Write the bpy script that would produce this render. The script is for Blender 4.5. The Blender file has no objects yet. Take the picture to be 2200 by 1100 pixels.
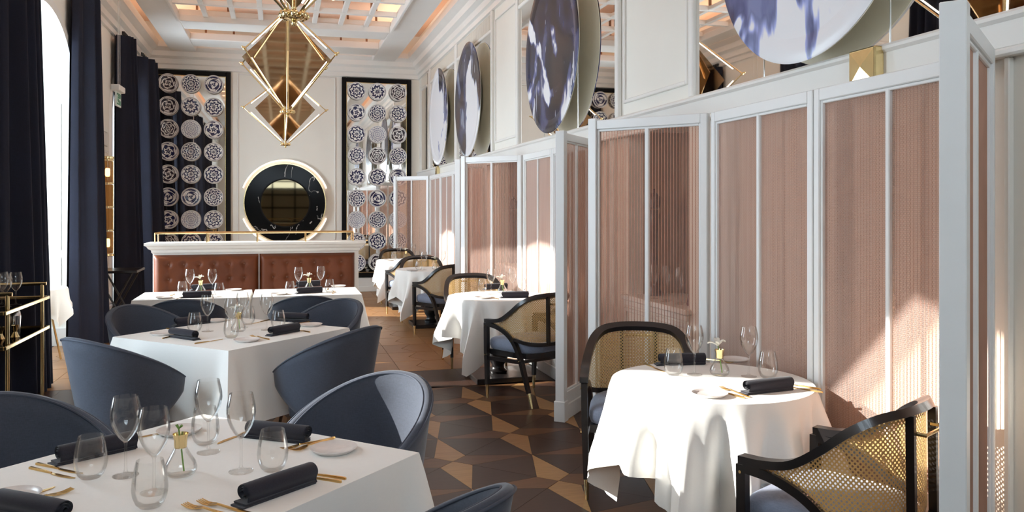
import bpy, bmesh, math, random
from mathutils import Vector, Matrix
from math import sin, cos, pi, radians, sqrt, atan2, hypot, exp
random.seed(7)
S = bpy.context.scene
COL = S.collection

# ---------------------------------------------------------------- camera
FPX, YAW, HOR, EYE = 1756.0, radians(15.78), 449.2, 1.55
cam_d = bpy.data.cameras.new('camera')
cam_d.sensor_width = 36.0
cam_d.lens = FPX / 2200 * 36.0
cam_d.shift_y = (HOR - 550) / 2200
cam_d.clip_start = 0.05
cam = bpy.data.objects.new('camera', cam_d)
COL.objects.link(cam)
cam.location = (0, 0, EYE)
cam.rotation_euler = (pi / 2, 0, -YAW)
S.camera = cam

# ---------------------------------------------------------------- world, sun, exposure
W = bpy.data.worlds.new('sky'); S.world = W; W.use_nodes = True
bg = W.node_tree.nodes['Background']
bg.inputs[0].default_value = (0.74, 0.875, 1.0, 1)
bg.inputs[1].default_value = 9.0
SUN_AZ, SUN_EL = radians(17), radians(23)
sun_d = bpy.data.lights.new('sun', 'SUN'); sun_d.energy = 9.5; sun_d.angle = radians(0.6)
sun_d.color = (1.0, 0.96, 0.90)
sun = bpy.data.objects.new('sun', sun_d); COL.objects.link(sun)
_dir = Vector((cos(SUN_EL) * cos(SUN_AZ), -cos(SUN_EL) * sin(SUN_AZ), -sin(SUN_EL)))
sun.rotation_euler = _dir.to_track_quat('-Z', 'Y').to_euler()
sun.location = (-6, 5, 8)

WIN_Y = [4.64, 9.17, 13.70]      # centres of the arched windows in the left wall
WIN_A, WIN_ZS, WIN_B = 1.15, 2.85, 0.78  # half width, springing height, rise
def portal(loc, rot, sx, sy):
    l = bpy.data.lights.new('sky_portal', 'AREA'); l.shape = 'RECTANGLE'; l.size = sx; l.size_y = sy
    l.cycles.is_portal = True
    o = bpy.data.objects.new('sky_portal', l); COL.objects.link(o); o.location = loc; o.rotation_euler = rot
for wy in WIN_Y:
    portal((-3.02, wy, 1.95), (0, -pi / 2, 0), 3.6, 2.3)
portal((0.1, -1.9, 3.0), (pi / 2, 0, 0), 2.6, 1.5)
# warm cove strips lying on top of the suspended ceiling frame
def cove(loc, sx, sy, e):
    l = bpy.data.lights.new('cove_light', 'AREA'); l.shape = 'RECTANGLE'; l.size = sx; l.size_y = sy
    l.energy = e; l.color = (1.0, 0.80, 0.63)
    o = bpy.data.objects.new('cove_light', l); COL.objects.link(o); o.location = loc; o.rotation_euler = (pi, 0, 0)
cove((-1.62, 7.5, 4.44), 0.36, 15.0, 42)
cove((1.82, 7.5, 4.44), 0.36, 15.0, 42)
vs = S.view_settings
vs.view_transform = 'Standard'; vs.look = 'None'; vs.gamma = 1.0; vs.use_curve_mapping = False
vs.exposure = 0.47
S.cycles.use_denoising = True
S.cycles.max_bounces = 10; S.cycles.diffuse_bounces = 5; S.cycles.glossy_bounces = 5
S.cycles.transparent_max_bounces = 24; S.cycles.transmission_bounces = 6
S.cycles.caustics_reflective = True; S.cycles.blur_glossy = 0.4; S.cycles.caustics_refractive = False
S.cycles.sample_clamp_indirect = 8.0

def ray(px, py):
    x = (px - 1100) / FPX; z = (HOR - py) / FPX
    return (cos(YAW) * x + sin(YAW), -sin(YAW) * x + cos(YAW), z)
def on(px, py, z=0.75):
    """point of the horizontal plane at height z that the photograph shows at px, py"""
    r = ray(px, py); t = (z - EYE) / r[2]
    return (r[0] * t, r[1] * t)

# ---------------------------------------------------------------- materials
class NT:
    def __init__(s, name):
        s.m = bpy.data.materials.new(name); s.m.use_nodes = True
        s.t = s.m.node_tree; s.n = s.t.nodes; s.l = s.t.links
        s.b = s.n['Principled BSDF']; s.out = s.n['Material Output']
    def add(s, kind, **kw):
        nd = s.n.new(kind)
        for k, v in kw.items(): setattr(nd, k, v)
        return nd
    def link(s, a, b): s.l.new(a, b)
    def put(s, sock, v):
        if hasattr(v, 'is_linked') or isinstance(v, bpy.types.NodeSocket): s.l.new(v, sock)
        else: sock.default_value = v
    def math(s, op, a, b=None, c=None):
        nd = s.add('ShaderNodeMath', operation=op)
        s.put(nd.inputs[0], a)
        if b is not None: s.put(nd.inputs[1], b)
        if c is not None: s.put(nd.inputs[2], c)
        return nd.outputs[0]
    def noise(s, vec=None, scale=5, detail=3, dist=0.0, rough=0.5):
        nd = s.add('ShaderNodeTexNoise'); nd.inputs['Scale'].default_value = scale
        nd.inputs['Detail'].default_value = detail; nd.inputs['Distortion'].default_value = dist
        nd.inputs['Roughness'].default_value = rough
        if vec is not None: s.link(vec, nd.inputs['Vector'])
        return nd.outputs['Fac']
    def ramp(s, fac, stops, interp='LINEAR'):
        nd = s.add('ShaderNodeValToRGB'); nd.color_ramp.interpolation = interp
        el = nd.color_ramp.elements
        while len(el) < len(stops): el.new(0.5)
        for e, (p, c) in zip(el, stops):
            e.position = p; e.color = (*c, 1)
        s.link(fac, nd.inputs[0]); return nd.outputs[0]
    def mix(s, fac, a, b):
        nd = s.add('ShaderNodeMix', data_type='RGBA')
        s.put(nd.inputs[0], fac)
        for i, v in ((6, a), (7, b)):
            if isinstance(v, bpy.types.NodeSocket): s.link(v, nd.inputs[i])
            else: nd.inputs[i].default_value = (*v, 1)
        return nd.outputs[2]
    def bump(s, h, strength=0.2, dist=0.01):
        nd = s.add('ShaderNodeBump'); nd.inputs['Strength'].default_value = strength
        nd.inputs['Distance'].default_value = dist
        s.link(h, nd.inputs['Height']); s.link(nd.outputs[0], s.b.inputs['Normal'])
    def objco(s): return s.add('ShaderNodeTexCoord').outputs['Object']
    def uv(s): return s.add('ShaderNodeTexCoord').outputs['UV']
    def xyz(s, v):
        nd = s.add('ShaderNodeSeparateXYZ'); s.link(v, nd.inputs[0]); return nd.outputs
    def scaled(s, v, sc, loc=None):
        nd = s.add('ShaderNodeMapping'); s.link(v, nd.inputs[0]); nd.inputs['Scale'].default_value = sc
        if loc is not None: nd.inputs['Location'].default_value = loc
        return nd.outputs[0]

def plain(name, col, rough=0.5, metal=0.0, var=0.08, scale=6.0, bump=0.0, bscale=200.0, spec=None, sheen=0.0, coat=0.0):
    k = NT(name); b = k.b
    c2 = tuple(max(0, x * (1 - var)) for x in col); c3 = tuple(min(1, x * (1 + var)) for x in col)
    f = k.noise(k.objco(), scale, 4)
    k.link(k.ramp(f, [(0.3, c2), (0.7, c3)]), b.inputs['Base Color'])
    b.inputs['Roughness'].default_value = rough; b.inputs['Metallic'].default_value = metal
    if spec is not None: b.inputs['Specular IOR Level'].default_value = spec
    if sheen: b.inputs['Sheen Weight'].default_value = sheen
    if coat: b.inputs['Coat Weight'].default_value = coat
    if bump: k.bump(k.noise(k.objco(), bscale, 2), bump, 0.002)
    return k.m

M = {}
M['wall'] = plain('wall_paint', (0.83, 0.80, 0.73), 0.6, var=0.02, scale=1.5, bump=0.05, bscale=60)
M['trim'] = plain('white_trim_paint', (0.80, 0.78, 0.74), 0.4, var=0.02, scale=3)
M['screenpaint'] = plain('white_screen_paint', (0.80, 0.80, 0.79), 0.35, var=0.02, scale=3)
M['peach'] = plain('peach_ceiling_paint', (0.85, 0.60, 0.46), 0.6, var=0.03, scale=1.0)
M['lattice'] = plain('white_lattice_paint', (0.80, 0.79, 0.76), 0.45, var=0.02, scale=2)
M['rod'] = plain('brown_hanger_rod', (0.25, 0.13, 0.07), 0.5)
M['brass'] = plain('polished_brass', (0.80, 0.63, 0.33), 0.18, 1.0, var=0.06, scale=20)
M['gold'] = plain('gold_cutlery_metal', (0.72, 0.48, 0.19), 0.26, 1.0, var=0.08, scale=60)
M['steel'] = plain('bright_steel', (0.8, 0.8, 0.8), 0.2, 1.0)
M['mirror'] = plain('mirror_silver', (0.90, 0.87, 0.83), 0.015, 1.0, var=0.01, scale=0.7)
M['bronze'] = plain('bronze_mirror', (0.42, 0.28, 0.16), 0.04, 1.0, var=0.03, scale=2)
M['darkmirror'] = plain('dark_smoked_mirror', (0.10, 0.078, 0.045), 0.03, 1.0, var=0.03, scale=2)
M['blacklacquer'] = plain('black_lacquered_wood', (0.012, 0.010, 0.010), 0.28, var=0.3, scale=10, coat=0.2)
M['blackframe'] = plain('black_mirror_frame', (0.005, 0.0045, 0.0045), 0.5, var=0.2, spec=0.15)
M['blacksteel'] = plain('black_painted_metal', (0.015, 0.014, 0.013), 0.35, var=0.2)
M['china'] = plain('stoneware_glaze', (0.72, 0.67, 0.64), 0.25, var=0.06, scale=30)
M['cream'] = plain('cream_glaze_underside', (0.95, 0.92, 0.78), 0.3, var=0.05, scale=4)
M['napkin'] = plain('navy_linen_napkin', (0.014, 0.013, 0.022), 0.85, var=0.25, scale=300, bump=0.25, bscale=900, sheen=0.15)
M['petal'] = plain('white_flower_petal', (0.85, 0.84, 0.76), 0.5, var=0.05, scale=40)
M['stem'] = plain('green_flower_stem', (0.16, 0.30, 0.06), 0.5, var=0.2, scale=40)
M['pepper'] = plain('turned_dark_walnut', (0.10, 0.035, 0.020), 0.3, var=0.3, scale=15)
M['burgundy'] = plain('burgundy_fabric', (0.16, 0.03, 0.03), 0.7, var=0.2, scale=30)
M['chairleg'] = plain('walnut_chair_leg', (0.13, 0.065, 0.035), 0.4, var=0.25, scale=25)
M['nichewood'] = plain('brown_niche_lining', (0.36, 0.22, 0.14), 0.45, var=0.1, scale=8)
M['grille'] = plain('grey_vent_grille', (0.45, 0.40, 0.34), 0.5, var=0.1)
M['outdoor'] = plain('exit_sign_face', (0.80, 0.85, 0.80), 0.4)
M['green'] = plain('exit_sign_green', (0.02, 0.20, 0.09), 0.4)
M['button'] = plain('leather_button', (0.16, 0.055, 0.025), 0.4)

def emit(name, col, st):
    k = NT(name); e = k.add('ShaderNodeEmission'); e.inputs[0].default_value = (*col, 1); e.inputs[1].default_value = st
    k.link(e.outputs[0], k.out.inputs[0]); return k.m
M['led'] = emit('led_tube_glow', (1.0, 0.88, 0.74), 4.0)
M['arcled'] = emit('arc_led_glow', (1.0, 0.78, 0.60), 3.0)
M['bulb'] = emit('warm_bulb_glow', (1.0, 0.66, 0.34), 6.0)

def fabric(name, col, var=0.25, sheen=0.4, weave=420, bump=0.35, rough=0.85):
    k = NT(name); b = k.b; uv = k.objco()
    n1 = k.noise(uv, 3.0, 3); n2 = k.noise(k.scaled(uv, (1, 1, 0.12)), weave, 2); n3 = k.noise(k.scaled(uv, (0.12, 0.12, 1)), weave, 2)
    w = k.math('ADD', k.math('MULTIPLY', n2, 0.5), k.math('MULTIPLY', n3, 0.5))
    f = k.math('ADD', k.math('MULTIPLY', n1, 0.4), k.math('MULTIPLY', w, 0.6))
    c2 = tuple(x * (1 - var) for x in col); c3 = tuple(min(1, x * (1 + var)) for x in col)
    k.link(k.ramp(f, [(0.35, c2), (0.65, c3)]), b.inputs['Base Color'])
    b.inputs['Roughness'].default_value = rough; b.inputs['Sheen Weight'].default_value = sheen
    b.inputs['Sheen Roughness'].default_value = 0.4
    k.bump(w, bump, 0.001); return k.m
M['chair'] = fabric('slate_blue_upholstery', (0.046, 0.055, 0.078), sheen=0.22)
M['seat'] = fabric('blue_grey_seat_fabric', (0.20, 0.23, 0.31), sheen=0.25)
M['piping'] = plain('dark_piping', (0.05, 0.06, 0.085), 0.7)
M['cloth'] = fabric('white_table_linen', (0.84, 0.82, 0.78), var=0.02, sheen=0.1, weave=600, bump=0.06, rough=0.8)
M['curtain'] = fabric('midnight_velvet', (0.0055, 0.0075, 0.020), var=0.35, sheen=0.03, weave=260, bump=0.25, rough=0.9)

def glass(name='clear_glass', tint=(0.995, 0.995, 0.99)):
    k = NT(name); k.n.remove(k.b)
    tr = k.add('ShaderNodeBsdfTransparent'); tr.inputs[0].default_value = (*tint, 1)
    gl = k.add('ShaderNodeBsdfGlossy'); gl.inputs['Roughness'].default_value = 0.01
    lw = k.add('ShaderNodeLayerWeight'); lw.inputs['Blend'].default_value = 0.2
    f = k.math('MINIMUM', k.math('ADD', k.math('MULTIPLY', lw.outputs['Fresnel'], 0.48), 0.022), 0.55)
    mx = k.add('ShaderNodeMixShader'); k.link(f, mx.inputs[0]); k.link(tr.outputs[0], mx.inputs[1]); k.link(gl.outputs[0], mx.inputs[2])
    k.link(mx.outputs[0], k.out.inputs[0]); return k.m
M['glass'] = glass()
M['pane'] = glass('window_glass', (0.96, 0.98, 0.98))
M['amber'] = glass('amber_glass', (0.75, 0.55, 0.30))
M['smoke'] = glass('smoked_shelf_glass', (0.22, 0.18, 0.13))

def mesh_screen():
    """pink copper gauze: woven, partly see-through"""
    k = NT('pink_copper_gauze'); b = k.b; o = k.xyz(k.uv())
    wx = k.math('SINE', k.math('MULTIPLY', o[0], 2 * pi / 0.006)); wz = k.math('SINE', k.math('MULTIPLY', o[1], 2 * pi / 0.016))
    h = k.math('MULTIPLY', wx, wz)
    f = k.noise(k.scaled(k.uv(), (60, 1.2, 1)), 1.0, 3)
    k.link(k.ramp(f, [(0.3, (0.70, 0.53, 0.46)), (0.7, (0.82, 0.67, 0.60))]), b.inputs['Base Color'])
    b.inputs['Roughness'].default_value = 0.42; b.inputs['Metallic'].default_value = 0.25
    k.bump(h, 0.8, 0.002)
    tr = k.add('ShaderNodeBsdfTransparent'); tr.inputs[0].default_value = (0.90, 0.70, 0.60, 1)
    lw = k.add('ShaderNodeLayerWeight'); lw.inputs['Blend'].default_value = 0.5
    mx = k.add('ShaderNodeMixShader')
    fac = k.math('ADD', k.math('MULTIPLY', h, 0.10), k.math('ADD', k.math('MULTIPLY', lw.outputs['Facing'], 0.60), 0.09))
    k.link(fac, mx.inputs[0]); k.link(tr.outputs[0], mx.inputs[1]); k.link(b.outputs[0], mx.inputs[2])
    k.link(mx.outputs[0], k.out.inputs[0]); return k.m
M['gauze'] = mesh_screen()
M['wire'] = plain('copper_wire', (0.45, 0.26, 0.19), 0.4, 0.5)

def cane():
    """woven cane: round holes in a staggered grid, UV in metres"""
    k = NT('woven_cane'); b = k.b; o = k.xyz(k.uv())
    s = 0.0185
    u = k.math('DIVIDE', o[0], s); v = k.math('DIVIDE', o[1], s)
    def cell(off):
        a = k.math('SUBTRACT', k.math('FRACT', k.math('ADD', u, off)), 0.5)
        c = k.math('SUBTRACT', k.math('FRACT', k.math('ADD', v, off)), 0.5)
        return k.math('SQRT', k.math('ADD', k.math('MULTIPLY', a, a), k.math('MULTIPLY', c, c)))
    d = k.math('MINIMUM', cell(10.0), cell(10.5))
    solid = k.math('GREATER_THAN', d, 0.215)
    f = k.noise(k.scaled(k.uv(), (300, 300, 1)), 1.0, 2)
    k.link(k.ramp(f, [(0.3, (0.50, 0.31, 0.10)), (0.7, (0.68, 0.46, 0.19))]), b.inputs['Base Color'])
    b.inputs['Roughness'].default_value = 0.45
    k.bump(d, 0.6, 0.003)
    tl = k.add('ShaderNodeBsdfTranslucent'); tl.inputs[0].default_value = (0.60, 0.40, 0.18, 1)
    m1 = k.add('ShaderNodeMixShader'); m1.inputs[0].default_value = 0.3
    k.link(b.outputs[0], m1.inputs[1]); k.link(tl.outputs[0], m1.inputs[2])
    tr = k.add('ShaderNodeBsdfTransparent'); mx = k.add('ShaderNodeMixShader')
    k.link(solid, mx.inputs[0]); k.link(tr.outputs[0], mx.inputs[1]); k.link(m1.outputs[0], mx.inputs[2])
    k.link(mx.outputs[0], k.out.inputs[0]); return k.m
M['cane'] = cane()

def wood(name, c1, c2, rough=0.40, along=(1, 14, 14)):
    k = NT(name); b = k.b
    oi = k.add('ShaderNodeObjectInfo').outputs['Random']
    cb = k.add('ShaderNodeCombineXYZ'); k.link(k.math('MULTIPLY', oi, 37.0), cb.inputs[0]); k.link(k.math('MULTIPLY', oi, 91.0), cb.inputs[1])
    va = k.add('ShaderNodeVectorMath', operation='ADD'); k.link(k.objco(), va.inputs[0]); k.link(cb.outputs[0], va.inputs[1])
    g = k.noise(k.scaled(va.outputs[0], along), 5.0, 5, 0.6)
    f = k.math('ADD', k.math('MULTIPLY', g, 0.7), k.math('MULTIPLY', oi, 0.3))
    k.link(k.ramp(f, [(0.28, c1), (0.75, c2)]), b.inputs['Base Color'])
    b.inputs['Roughness'].default_value = rough; k.bump(g, 0.08, 0.001); return k.m
M['oak'] = wood('light_oak_parquet', (0.28, 0.145, 0.055), (0.45, 0.25, 0.10))
M['teak'] = wood('mid_brown_parquet', (0.105, 0.045, 0.018), (0.165, 0.076, 0.032))
M['wenge'] = wood('dark_brown_parquet', (0.034, 0.015, 0.009), (0.062, 0.028, 0.017))
M['farwood'] = wood('honey_parquet', (0.27, 0.128, 0.048), (0.40, 0.205, 0.085))
M['subfloor'] = plain('dark_joint', (0.022, 0.011, 0.007), 0.5)

def leather():
    k = NT('cognac_leather'); b = k.b; o = k.objco()
    f = k.noise(o, 3.0, 4)
    k.link(k.ramp(f, [(0.3, (0.10, 0.024, 0.006)), (0.7, (0.165, 0.044, 0.013))]), b.inputs['Base Color'])
    b.inputs['Roughness'].default_value = 0.45; b.inputs['Specular IOR Level'].default_value = 0.3; k.bump(k.noise(o, 260, 3), 0.15, 0.001); return k.m
M['leather'] = leather()

def marble():
    k = NT('black_marble'); b = k.b; o = k.objco()
    n = k.noise(o, 1.7, 6, 1.2)
    v = k.math('ABSOLUTE', k.math('SUBTRACT', n, 0.5))
    gate = k.noise(k.scaled(o, (1, 1, 1), (3, 5, 7)), 2.2, 2)
    w = k.math('MULTIPLY', k.math('LESS_THAN', v, 0.006), k.math('GREATER_THAN', gate, 0.55))
    k.link(k.mix(w, (0.006, 0.006, 0.006), (0.45, 0.43, 0.40)), b.inputs['Base Color'])
    b.inputs['Roughness'].default_value = 0.12; b.inputs['Specular IOR Level'].default_value = 0.08; return k.m
M['marble'] = marble()

def delft(i, n, m, ph, k1, pale=False, brown=0.0):
    """blue and white pattern: n-fold, rings, with a rim line; plate lies in its local XY plane, radius 0.175"""
    k = NT('blue_white_pattern_%d' % i); b = k.b; co = k.objco(); o = k.xyz(co)
    r = k.math('DIVIDE', k.math('SQRT', k.math('ADD', k.math('MULTIPLY', o[0], o[0]), k.math('MULTIPLY', o[1], o[1]))), 0.175)
    a = k.math('ARCTAN2', o[1], o[0])
    w = k.math('MULTIPLY', k.math('SINE', k.math('ADD', k.math('MULTIPLY', r, m), ph)), k1)
    p1 = k.math('SINE', k.math('ADD', k.math('MULTIPLY', a, n), w))
    p2 = k.math('SINE', k.math('ADD', k.math('MULTIPLY', r, m * 1.7), k.math('MULTIPLY', p1, 1.4)))
    nz = k.math('MULTIPLY', k.math('SUBTRACT', k.noise(co, 38, 2, 0.8), 0.5), 2.6)
    f = k.math('ADD', k.math('MULTIPLY', p2, 0.8), nz)
    ink = k.math('GREATER_THAN', f, -0.08 if not pale else -0.1)
    inner = k.math('LESS_THAN', r, 0.86)
    ring = k.math('MULTIPLY', k.math('GREATER_THAN', r, 0.9), k.math('LESS_THAN', r, 0.93))
    ink = k.math('MAXIMUM', k.math('MULTIPLY', ink, inner), ring)
    dark = (0.024, 0.024, 0.080) if not pale else (0.30, 0.30, 0.38)
    if brown: dark = (0.04, 0.03, 0.045)
    k.link(k.mix(ink, (0.84, 0.82, 0.80), dark), b.inputs['Base Color'])
    b.inputs['Roughness'].default_value = 0.2; return k.m
DELFT = [delft(0, 8, 11, 0, 1.2), delft(1, 12, 14, 1, 0.8), delft(2, 5, 9, 2, 2.2), delft(3, 6, 16, 0.5, 1.0, brown=1), delft(4, 10, 8, 0, 1.8),
         delft(5, 4, 12, 1.5, 2.6, brown=1), delft(6, 16, 18, 0, 0.6, pale=True), delft(7, 3, 10, 0.7, 3.0), delft(8, 9, 13, 2.5, 1.5)]

def artplate(i, seed, lo, gx, gy, scale=1.6, dist=1.0, wash=(0.16, 0.18, 0.33), dark=(0.02, 0.02, 0.035), mid=(0.045, 0.05, 0.12), brown=(0.075, 0.045, 0.04), split=0.5, hi=0.30):
    """broad painted strokes over white glaze; the plate lies in its local XY plane"""
    k = NT('abstract_brush_glaze_%d' % i); b = k.b; co = k.objco(); o = k.xyz(co)
    st = k.scaled(co, (1.0, 0.6, 1.0), (seed, seed * 0.7, 0))
    n = k.noise(st, scale, 4, dist, 0.45)
    rot = k.add('ShaderNodeMapping'); k.link(co, rot.inputs[0]); rot.inputs['Rotation'].default_value = (0, 0, 0.5 + 0.3 * i); rot.inputs['Location'].default_value = (seed * 1.3, 0, 0); rot.inputs['Scale'].default_value = (6.5, 0.9, 1)
    streak = k.noise(rot.outputs[0], 1.3, 4, 0.7)
    f = k.math('ADD', n, k.math('ADD', k.math('MULTIPLY', o[0], gx), k.math('MULTIPLY', o[1], gy)))
    f = k.math('ADD', f, k.math('MULTIPLY', k.math('SUBTRACT', streak, 0.5), 0.14))
    body = k.ramp(k.noise(k.scaled(co, (1.6, 0.8, 1), (seed * 2, 4, 0)), 1.6, 4, 1.0), [(split - 0.14, wash), (split - 0.03, mid), (split + 0.05, dark), (split + 0.16, brown)])
    edge = k.ramp(f, [(lo, (0.82, 0.82, 0.85)), (lo + 0.012, tuple(min(1, x * 1.9) for x in wash)), (lo + 0.05, (0, 0, 0))])
    m = k.ramp(f, [(lo + 0.008, (0, 0, 0)), (lo + 0.05, (1, 1, 1))])
    c = k.mix(m, edge, body)
    gl = k.math('MULTIPLY', k.math('GREATER_THAN', streak, 0.5 + hi * 0.5), k.math('GREATER_THAN', f, lo + 0.02))
    c = k.mix(k.math('MULTIPLY', gl, 0.85), c, (0.66, 0.67, 0.74))
    k.link(c, b.inputs['Base Color']); b.inputs['Roughness'].default_value = 0.22; b.inputs['Specular IOR Level'].default_value = 0.35
    return k.m
ART = [artplate(1, 3.1, 0.385, 0.06, -0.32, 1.9, 0.7, wash=(0.20, 0.23, 0.42), mid=(0.10, 0.115, 0.25), dark=(0.05, 0.055, 0.13), split=0.58, hi=0.6),
       artplate(2, 8.4, 0.385, 0.03, -0.10, 1.3, 1.0, wash=(0.085, 0.095, 0.20), mid=(0.022, 0.026, 0.07), dark=(0.010, 0.010, 0.02), brown=(0.05, 0.03, 0.03), split=0.47, hi=0.30),
       artplate(3, 5.7, 0.45, 0.05, -0.16, 1.3, 1.0, wash=(0.24, 0.27, 0.36), split=0.46, hi=0.36),
       artplate(4, 1.9, 0.58, -0.20, -0.12, 1.5, 0.9, split=0.5, hi=0.2)]
# ---------------------------------------------------------------- geometry helpers
class MB:
    """collects shapes; build() links them as ONE mesh object"""
    def __init__(s): s.v = []; s.f = []; s.uvs = None
    def add(s, vs, fs):
        o = len(s.v); s.v += [tuple(v) for v in vs]; s.f += [tuple(i + o for i in f) for f in fs]; return s
    def box(s, x0, x1, y0, y1, z0, z1, c=0.0):
        if x0 > x1: x0, x1 = x1, x0
        if y0 > y1: y0, y1 = y1, y0
        if z0 > z1: z0, z1 = z1, z0
        c = min(c, (x1 - x0) * .45, (y1 - y0) * .45, (z1 - z0) * .45)
        if c <= 0:
            return s.add([(x, y, z) for x in (x0, x1) for y in (y0, y1) for z in (z0, z1)],
                         [(0, 1, 3, 2), (4, 6, 7, 5), (0, 4, 5, 1), (2, 3, 7, 6), (0, 2, 6, 4), (1, 5, 7, 3)])
        V = []; idx = {}
        for ix, x in enumerate((x0, x1)):
            for iy, y in enumerate((y0, y1)):
                for iz, z in enumerate((z0, z1)):
                    sx, sy, sz = (c if ix == 0 else -c), (c if iy == 0 else -c), (c if iz == 0 else -c)
                    for a, p in enumerate(((x, y + sy, z + sz), (x + sx, y, z + sz), (x + sx, y + sy, z))):
                        idx[ix, iy, iz, a] = len(V); V.append(p)
        F = []
        for q in (0, 1):
            F.append([idx[q, 0, 0, 0], idx[q, 0, 1, 0], idx[q, 1, 1, 0], idx[q, 1, 0, 0]][::1 if q == 0 else -1])
            F.append([idx[0, q, 0, 1], idx[1, q, 0, 1], idx[1, q, 1, 1], idx[0, q, 1, 1]][::1 if q == 0 else -1])
            F.append([idx[0, 0, q, 2], idx[0, 1, q, 2], idx[1, 1, q, 2], idx[1, 0, q, 2]][::1 if q == 0 else -1])
        for a in (0, 1):
            for b in (0, 1):
                F.append([idx[a, b, 0, 0], idx[a, b, 1, 0], idx[a, b, 1, 1], idx[a, b, 0, 1]])
                F.append([idx[a, 0, b, 0], idx[a, 1, b, 0], idx[a, 1, b, 2], idx[a, 0, b, 2]])
                F.append([idx[0, a, b, 1], idx[1, a, b, 1], idx[1, a, b, 2], idx[0, a, b, 2]])
                for e in (0, 1): F.append([idx[a, b, e, 0], idx[a, b, e, 1], idx[a, b, e, 2]])
        return s.add(V, F)
    def prism(s, poly, z0, z1):
        n = len(poly)
        return s.add([(x, y, z0) for x, y in poly] + [(x, y, z1) for x, y in poly],
                     [tuple(range(n))[::-1], tuple(range(n, 2 * n))] + [(i, (i + 1) % n, n + (i + 1) % n, n + i) for i in range(n)])
    def tube(s, pts, r, n=8, caps=True, flat=None):
        """round tube (or, with flat=(w,h), rectangular bar) along points; r a number or a list"""
        P = [Vector(p) for p in pts]; R = r if isinstance(r, (list, tuple)) else [r] * len(P)
        t0 = (P[1] - P[0]).normalized(); up = Vector((0, 0, 1))
        if abs(t0.dot(up)) > 0.95: up = Vector((0, 1, 0))
        nrm = (up - t0 * up.dot(t0)).normalized(); V = []; F = []
        if flat: n = 4
        for i, p in enumerate(P):
            if i == 0: t = P[1] - P[0]
            elif i == len(P) - 1: t = P[-1] - P[-2]
            else: t = (P[i + 1] - P[i]).normalized() + (P[i] - P[i - 1]).normalized()
            t.normalize(); nrm = (nrm - t * nrm.dot(t)).normalized(); bi = t.cross(nrm)
            for j in range(n):
                if flat:
                    a, b = ((1, 1), (-1, 1), (-1, -1), (1, -1))[j]
                    V.append(p + bi * a * flat[0] / 2 * (R[i]) + nrm * b * flat[1] / 2 * (R[i]))
                else:
                    V.append(p + (nrm * cos(2 * pi * j / n) + bi * sin(2 * pi * j / n)) * R[i])
        for i in range(len(P) - 1):
            for j in range(n):
                F.append((i * n + j, i * n + (j + 1) % n, (i + 1) * n + (j + 1) % n, (i + 1) * n + j))
        if caps:
            F.append(tuple(range(n))[::-1]); F.append(tuple(range((len(P) - 1) * n, len(P) * n)))
        return s.add(V, F)
    def lathe(s, prof, n=32, cx=0, cy=0, closed=False):
        V = []; F = []; m = len(prof)
        for r, z in prof:
            for j in range(n): V.append((cx + max(r, 1e-5) * cos(2 * pi * j / n), cy + max(r, 1e-5) * sin(2 * pi * j / n), z))
        for i in range(m - 1 if not closed else m):
            for j in range(n): F.append((i * n + j, i * n + (j + 1) % n, ((i + 1) % m) * n + (j + 1) % n, ((i + 1) % m) * n + j))
        if not closed:
            F.append(tuple(range(n))[::-1]); F.append(tuple(range((m - 1) * n, m * n)))
        return s.add(V, F)
    def loft(s, loops, close=True, ends=True):
        n = len(loops[0]); V = [p for l in loops for p in l]; F = []
        for i in range(len(loops) - 1):
            for j in range(n if close else n - 1): F.append((i * n + j, i * n + (j + 1) % n, (i + 1) * n + (j + 1) % n, (i + 1) * n + j))
        if ends and close: F.append(tuple(range(n))[::-1]); F.append(tuple(range((len(loops) - 1) * n, len(loops) * n)))
        return s.add(V, F)
    def ball(s, c, r, n=10):
        prof = [(r * sin(pi * i / (n // 2 + 1)), -r * cos(pi * i / (n // 2 + 1))) for i in range(n // 2 + 2)]
        m = MB().lathe(prof, n); return s.add([(x + c[0], y + c[1], z + c[2]) for x, y, z in m.v], m.f)
    def xf(s, mat):
        s.v = [tuple(mat @ Vector(v)) for v in s.v]; return s
    def build(s, name, m, parent=None, smooth=None, kind=None, uvs=None):
        me = bpy.data.meshes.new(name); me.from_pydata(s.v, [], s.f)
        bm = bmesh.new(); bm.from_mesh(me); bmesh.ops.recalc_face_normals(bm, faces=bm.faces); bm.to_mesh(me); bm.free()
        me.materials.append(M[m] if isinstance(m, str) else m)
        if uvs is not None:
            ul = me.uv_layers.new(name='uv')
            for lp in me.loops: ul.data[lp.index].uv = uvs[lp.vertex_index]
        if smooth is not None:
            me.shade_smooth(); me.set_sharp_from_angle(angle=radians(smooth))
        o = bpy.data.objects.new(name, me); COL.objects.link(o)
        if parent is not None: o.parent = parent
        if kind: o['kind'] = kind
        return o

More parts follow.
